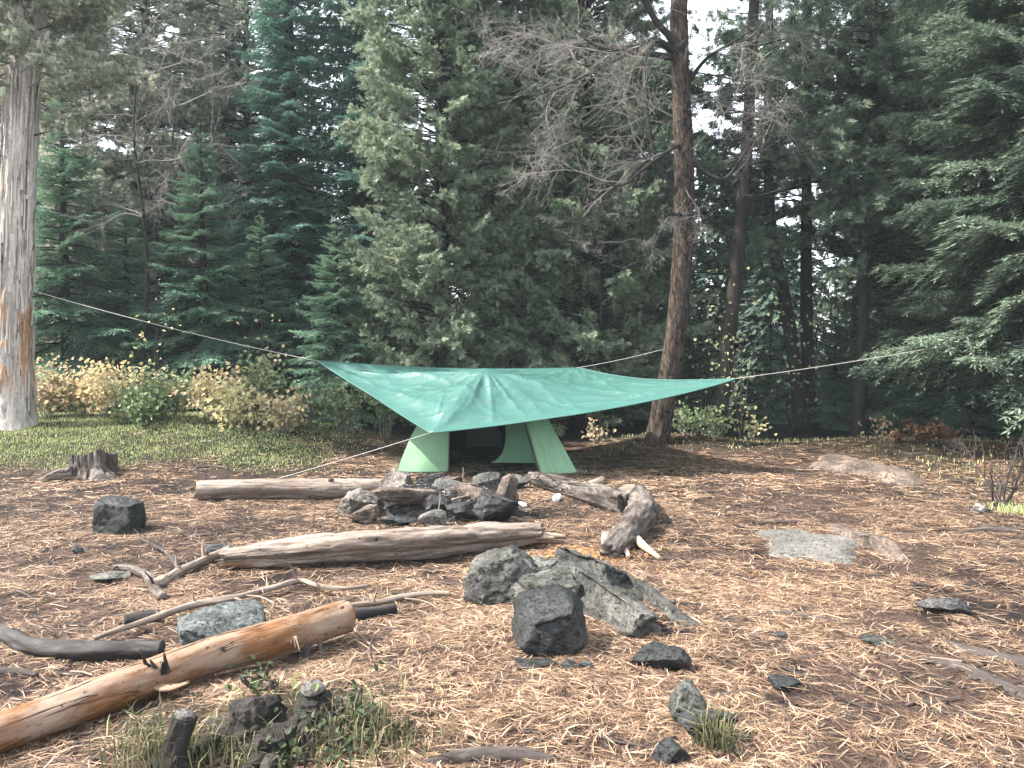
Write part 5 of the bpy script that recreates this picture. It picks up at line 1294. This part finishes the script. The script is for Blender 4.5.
# --- bare grey trees
def baretree(px, py, D, top, seed, label, L=2.2, k0=14):
    b = pt(px, py, D); b[2] = gz(b[0], D); r = empty('leafless_tree', b); tag(r, label, 'tree', 'leafless grey trees'); rs = RS(seed)
    tp = pt(top[0], top[1], D - .3); mbt = MB(); P = smooth_path([b, b * .6 + tp * .4 + [.16, 0, 0], b * .25 + tp * .75 - [.10, 0, 0], tp], 30)
    V, F, bk = tube(P, [.045, .036, .024, .01], 10, .08, seed=seed); mk('trunk', V, F, M['bark_dark'], r, None, {'bark': bk})
    for k in range(k0):
        i = rs.randint(11, 29); az = rs.uniform(0, 6.28); twig_tree(mbt, P[i], [math.cos(az), math.sin(az) * .6 - .2, rs.uniform(-.1, .6)], L * rs.uniform(.5, 1), .014, 2, rs, .03, (13, 8), 1.0, .3)
    mbt.build('twigs', M['twig_grey'], r); return r
baretree(138, 400, 15.2, (140, 40), 561, 'leafless grey tree between the pale trunk and the pointed spruce')
baretree(182, 400, 17.0, (176, 90), 562, 'leafless grey tree just behind the pointed spruce', 1.7, 12)
baretree(596, 420, 14.6, (585, 60), 563, 'leafless grey tree before the broad cedar, left of the pine', 1.9, 14)

# --- yellow saplings in the dark
def sapling(label, px, py, D, h, w, seed, n, tint=(.35, .62), leaf=.075):
    b = pt(px, py, D); b[2] = gz(b[0], D); rs = RS(seed); r = empty('sapling', b); tag(r, label, 'sapling', 'saplings with yellow leaves'); mb = MB(); Ls = []
    for k in range(7):
        a = rs.uniform(0, 6.28); top = b + [math.cos(a) * w * rs.uniform(.3, 1), math.sin(a) * w * .6, h * rs.uniform(.55, 1)]
        P = smooth_path([b, (b + top) / 2 + rs.normal(size=3) * .12, top], 14); add_tube(mb, P, [.014, .004], 5, cap=False)
        for q in range(n // 7): Ls.append(P[rs.randint(4, 14)] + rs.normal(size=3) * [.16, .16, .12])
    mb.build('stems', M['bark_dark'], r); Ls = np.array(Ls); Ls[:, 2] = np.maximum(Ls[:, 2], b[2] + .05); N = unit(rs.normal(size=(len(Ls), 3)) * .5 + [-.1, -.5, .9])
    soup('leaves', [leaves(Ls, N, leaf, leaf * .85, rs, np.clip(rs.uniform(tint[0], tint[1], len(Ls)), 0, 1))], M['leaf_autumn'], r); return r
sapling('yellow-leaved sapling between the pine and the twin dark trunks', 742, 440, 13.4, 2.9, .75, 571, 130)
sapling('yellow-leaved sapling in front of the twin dark trunks', 790, 440, 15.0, 3.3, .9, 572, 110)
sapling('yellow-leaved sapling behind the slender dark trunk', 845, 440, 17.2, 4.6, 1.5, 573, 260)
sapling('pale-leaved sapling between pine trunk and leaning trunk', 705, 440, 15.2, 4.2, 1.0, 574, 130, (.2, .55))
sapling('thin sapling with a few yellow leaves before the pointed spruce', 160, 420, 14.4, 1.9, .5, 575, 56, (.4, .7))
sapling('thin sapling with scattered orange leaves before the small spruce', 265, 420, 14.6, 2.3, .6, 576, 36, (.6, .9))

# --- shrubs along the edge of the clearing
G2 = 'shrubs along the far edge of the clearing'
SH = [ # px, py base, D, height, width, stems, leaves, tint, label
 (46, 428, 13.4, .85, .40, 16, 420, (.55, 1), 'orange-pink shrub right beside the pale trunk'),
 (78, 428, 13.5, .80, .42, 16, 420, (.35, 1), 'yellow and orange shrub, second from the pale trunk'),
 (108, 430, 13.3, .78, .42, 16, 430, (.45, .9), 'yellow-orange shrub midway between the pale trunk and the green bush'),
 (136, 434, 13.0, .72, .42, 15, 420, (.3, .85), 'yellowish shrub before the green bush'),
 (150, 438, 12.7, .48, .50, 18, 520, (.0, .3), 'low rounded green bush at the back edge of the grass'),
 (176, 432, 13.1, .70, .36, 14, 340, (.1, .6), 'mixed green and yellow shrub beside the low green bush'),
 (212, 440, 12.7, .70, .42, 15, 420, (.45, .9), 'pale orange shrub in front of the pointed spruce'),
 (238, 443, 12.5, .52, .46, 16, 430, (.35, .75), 'low straw-yellow shrub at the end of the grass'),
 (262, 438, 12.9, 1.02, .34, 15, 340, (.15, .5), 'tallest green-yellow shrub, before the gap beside the tarp'),
 (286, 446, 12.4, .55, .42, 14, 330, (.5, .95), 'low orange-brown shrub at the right end of the grass'),
 (312, 444, 12.9, .62, .40, 13, 220, (.0, .4), 'sparse dark green shrub below the pointed tarp corner'),
 (345, 442, 13.0, .95, .45, 14, 380, (.05, .45), 'leafy yellow-green shrub behind the left side of the tent'),
 (385, 440, 13.2, 1.0, .45, 14, 380, (.0, .35), 'leafy green shrub closest behind the tent wall'),
 (690, 446, 13.0, .50, .42, 12, 190, (.0, .45), 'pale-leaved low shrub at the foot of the pine'),
 (715, 444, 13.1, .42, .36, 10, 130, (.0, .4), 'little green shrub between the pine and the leaning trunk'),
 (752, 446, 13.6, .40, .32, 10, 90, (.1, .9), 'little russet and green shrub below the yellow sapling'),
 (597, 442, 13.2, .42, .22, 7, 50, (.6, 1), 'tiny orange-leaved shrub behind the tent flap'),
 (882, 446, 13.0, .34, .22, 6, 34, (.55, .9), 'tiny orange shrub beside the dead ferns'),
]
for k, (px, py, D, h, w, ns, nl, tn, lab) in enumerate(SH):
    b = pt(px, py, D); b[2] = gz(b[0], D)
    shrub('shrub', b, h * (1.14 if px < 330 else 1), w * (1.1 if px < 330 else 1), ns, int(nl * (1.35 if px < 330 else 1)), RS(600 + k), M['leaf_autumn'], M['twig_grey'], tn, .082, lab, G2)

# dead ferns and the bare sapling
def fern(px, py, D, n, h, seed, label):
    b = pt(px, py, D); b[2] = gz(b[0], D); rs = RS(seed); r = empty('dead_fern', b); tag(r, label, 'fern', 'dead ferns at the edge of the woods'); Q = []; T = []; mb = MB()
    for k in range(n):
        a = rs.uniform(0, 6.28); L = h * rs.uniform(.7, 1.3); d = np.array([math.cos(a), math.sin(a), 0]); t = np.linspace(0, 1, 12)[:, None]
        P = b + d * (t ** 1.3) * L * .75 + np.array([0, 0, 1]) * (np.sin(t * 2.3) * L * .62) + rs.normal(size=3) * .03
        add_tube(mb, P, [.005, .002], 4, cap=False)
        s = np.array([-d[1], d[0], 0])
        for sg in (-1, 1):
            n_ = len(P[2:]); dd = unit(np.tile(s * sg, (n_, 1)) + d * .4 + np.array([0, 0, -.5]) + rs.normal(size=(n_, 3)) * .3)
            Q.append(kites(P[2:], dd, unit(np.cross(dd, rs.normal(size=(n_, 3)))), L * .28 * np.linspace(1, .3, n_), .035)); T.append(rs.uniform(0, 1, n_))
    mb.build('stems', M['bark_pine'], r); soup('fronds', [(q.reshape(-1, 3), t) for q, t in zip(Q, T)], M['fern_dead'], r)
fern(922, 452, 12.3, 34, .42, 641, 'russet clump of dead ferns before the dark woods')
fern(946, 452, 12.5, 16, .34, 642, 'smaller upright dead fern against the russet clump')
fern(897, 453, 12.3, 12, .20, 643, 'low flat dead fern on the near side of the russet clump')
b = gpt(1000, 506); r = empty('sapling', b); tag(r, 'nearly leafless dark sapling with several thin stems at the edge of the clearing', 'sapling'); rs = RS(651); mb = MB()
for k in range(7):
    twig_tree(mb, b + rs.normal(size=3) * [.04, .04, 0], [rs.normal() * .35, rs.normal() * .3, 1], rs.uniform(.45, .75), .014, 2, rs, -.02, (8, 4), .8, .25)
mb.build('stems', M['branch_dark'], r)
Lp = b + rs.normal(size=(40, 3)) * [.18, .15, .12] + [0, 0, .45]; soup('leaves', [leaves(Lp, unit(rs.normal(size=(40, 3)) + [0, -.3, .8]), .04, .022, rs, rs.uniform(0, .4, 40))], M['fern_dead'], r)

# --- far woods, one mass
rs = RS(661); Q = []; T = []
tp = MB()
for k in range(95):
    D = rs.uniform(21, 46); px = rs.uniform(-160, 1190); x = X_(px, D); H = rs.uniform(8, 15) * (D / 27) ** .45
    if 596 < px < 722: H = min(H, 1.6 + D * (350 - rs.uniform(70, 230)) / FPX)
    elif px < 330: H = min(H, 1.6 + D * (350 - rs.uniform(110, 250)) / FPX)
    elif px > 720: H = min(H, 1.6 + D * (350 - rs.uniform(90, 280)) / FPX)
    Rb = rs.uniform(1.6, 2.6); n = 2600
    z = rs.uniform(0, 1, n) ** 1.15; rad = Rb * (1 - z) ** .8 * np.sqrt(rs.uniform(.15, 1, n)) + .05; a = rs.uniform(0, 6.283, n)
    P = np.stack([x + rad * np.cos(a), D + rad * np.sin(a), z * H], 1)
    d = unit(np.stack([np.cos(a), np.sin(a), rs.uniform(-.8, .1, n)], 1) + rs.normal(size=(n, 3)) * .35)
    s = unit(np.cross(d, np.array([0, 0, 1.0])) + rs.normal(size=(n, 3)) * .3)
    Q.append(kites(P, d, s, rs.uniform(.22, .5, n), rs.uniform(.09, .2, n), .4).reshape(-1, 3)); T.append(np.clip(rs.uniform(-.2, .8, n) + rs.uniform(-.1, .3), 0, 1))
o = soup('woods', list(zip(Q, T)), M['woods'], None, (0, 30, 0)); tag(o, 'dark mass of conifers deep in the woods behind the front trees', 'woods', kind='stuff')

# --- grass
rs = RS(671); x = rs.uniform(-9.5, 9.5, 330000); y = rs.uniform(2.6, 14.2, 330000)
gm = grass_mask(x, y); dn = np.where((y > 8) & (x < 0), 1.0, np.where(y > 8, .16, .30)); cl = ss(-.5, .4, vnoise(np.stack([x * 3.2, y * 3.2, 0 * x], 1), 672))
vis = np.abs(x) < .7 * y + 2.0
k = (rs.uniform(0, 1, len(x)) < gm ** 1.5 * dn * (.45 + .55 * cl)) & vis & ((y > 6) | (rs.uniform(0, 1, len(x)) < .35))
x, y = x[k], y[k]; P = np.stack([x, y, ground_z(x, y) - .005], 1)
hh = np.where(y < 6, .10, np.where(x < 0, .040, .06))
q, t = blades(P, hh, .0085, rs, .8)
o = soup('grass', [(q, np.clip(t * .8 + np.tile(np.where(x > 0, .3, 0), 2), 0, 1))], M['grass'], None, (0, 0, 0)); tag(o, 'short green grass covering the back corner and edges of the clearing', 'grass', kind='stuff')
def tuft(px, py, n, h, w, seed, label, lean=.9):
    b = gpt(px, py); rs = RS(seed); P = b + rs.normal(size=(n, 3)) * [w, w, 0]; q, t = blades(P, h, .006, rs, lean)
    o = soup('grass_tuft', [(q, t)], M['grass_long'] if py > 600 else M['grass'], None, b); tag(o, label, 'grass tuft', 'tufts of long grass')
tuft(714, 748, 150, .16, .035, 681, 'spiky green grass tuft at the foot of the pair of rocks')
tuft(160, 752, 200, .15, .09, 682, 'long grass tuft around the thin leaning cut stump')
tuft(222, 756, 160, .14, .08, 683, 'long grass tuft between the thin stump and the fat black stump')
tuft(282, 762, 150, .12, .09, 684, 'grass tuft in front of the fat black stump, at the bottom edge')
tuft(350, 725, 240, .12, .10, 685, 'grass tuft behind the leafy weeds by the grey-topped stump')
tuft(385, 745, 160, .10, .10, 686, 'grass tuft out on the needles past the leafy weeds')
tuft(1012, 512, 220, .09, .12, 687, 'bright grass tuft at the foot of the nearly leafless sapling')
for px, py, sd, lab in ((345, 752, 691, 'leafy green weeds in front of the grey-topped stump'), (345, 722, 692, 'leafy green weeds behind the grey-topped stump'), (255, 690, 693, 'little green weed under the middle of the peeled log'), (300, 762, 694, 'leafy green weeds at the bottom edge beside the low rotten stump')):
    shrub('weed', gpt(px, py), .08, .11, 9, 44, RS(sd), M['leaf_green'], M['branch_dark'], (0, .8), .036, lab, 'leafy weeds round the small stumps', 'weed')
# ------------------------------------------------------------------ added volume veil that lifts the dark woods
VEIL = .00075
if VEIL:
    hv = np.array([[x, y, z] for z in (-1.2, 17.5) for y in (-12, 190) for x in (-170, 170)], float)
    hm = bpy.data.materials.new('veil_volume'); hm.use_nodes = True; ht = hm.node_tree; ht.nodes.clear()
    pv = ht.nodes.new('ShaderNodeVolumePrincipled'); pv.inputs['Color'].default_value = (.80, .95, 1.0, 1); pv.inputs['Density'].default_value = VEIL; pv.inputs['Anisotropy'].default_value = 0.0
    ho = ht.nodes.new('ShaderNodeOutputMaterial'); ht.links.new(pv.outputs[0], ho.inputs['Volume'])
    o = mk('veil', hv, [np.array([[0, 2, 3, 1], [4, 5, 7, 6], [0, 1, 5, 4], [2, 6, 7, 3], [0, 4, 6, 2], [1, 3, 7, 5]])], hm, None, (0, 80, 0), None, False)
    tag(o, 'thin pale veil volume added to lift the dark woods', 'veil', kind='stuff')
# ------------------------------------------------------------------ light, sky, camera
SUN = Vector((-.92, -.06, 1.10)).normalized()
el = math.asin(SUN.z); az = math.atan2(SUN.x, SUN.y)
w = bpy.data.worlds.new('World'); bpy.context.scene.world = w; w.use_nodes = True
nt = w.node_tree; nt.nodes.clear()
sky = nt.nodes.new('ShaderNodeTexSky'); sky.sky_type = 'NISHITA'; sky.sun_disc = False
sky.sun_elevation = el; sky.sun_rotation = az; sky.air_density = 1.0; sky.dust_density = 4.0; sky.ozone_density = 1.0
bg = nt.nodes.new('ShaderNodeBackground'); bg.inputs['Strength'].default_value = .135
mxs = nt.nodes.new('ShaderNodeMix'); mxs.data_type = 'RGBA'; mxs.inputs[0].default_value = .6; mxs.inputs[7].default_value = (6.0, 6.2, 6.3, 1)
nt.links.new(sky.outputs[0], mxs.inputs[6]); nt.links.new(mxs.outputs[2], bg.inputs[0])
ow = nt.nodes.new('ShaderNodeOutputWorld'); nt.links.new(bg.outputs[0], ow.inputs[0])
ld = bpy.data.lights.new('sun', 'SUN'); ld.energy = 4.2; ld.angle = R(.6); ld.color = (1, .94, .86)
lo = bpy.data.objects.new('sun', ld); C.objects.link(lo); lo.rotation_euler = SUN.to_track_quat('Z', 'Y').to_euler(); lo.location = (-20, 8, 30)
cd = bpy.data.cameras.new('camera'); co = bpy.data.objects.new('camera', cd); C.objects.link(co)
co.location = (0, 0, CAMZ); co.rotation_euler = (math.pi / 2 - PITCH, 0, 0)
cd.sensor_fit = 'HORIZONTAL'; cd.sensor_width = 36; cd.lens = 36 * FPX / 1024; cd.clip_start = .05; cd.clip_end = 600
sc = bpy.context.scene; sc.camera = co
sc.view_settings.view_transform = 'Standard'; sc.view_settings.look = 'None'; sc.view_settings.exposure = 2.2; sc.view_settings.gamma = 1
sc.render.engine = 'CYCLES'; cy_ = sc.cycles
cy_.max_bounces = 6; cy_.diffuse_bounces = 4; cy_.glossy_bounces = 2; cy_.transmission_bounces = 4; cy_.transparent_max_bounces = 4; cy_.volume_bounces = 0
cy_.use_denoising = True
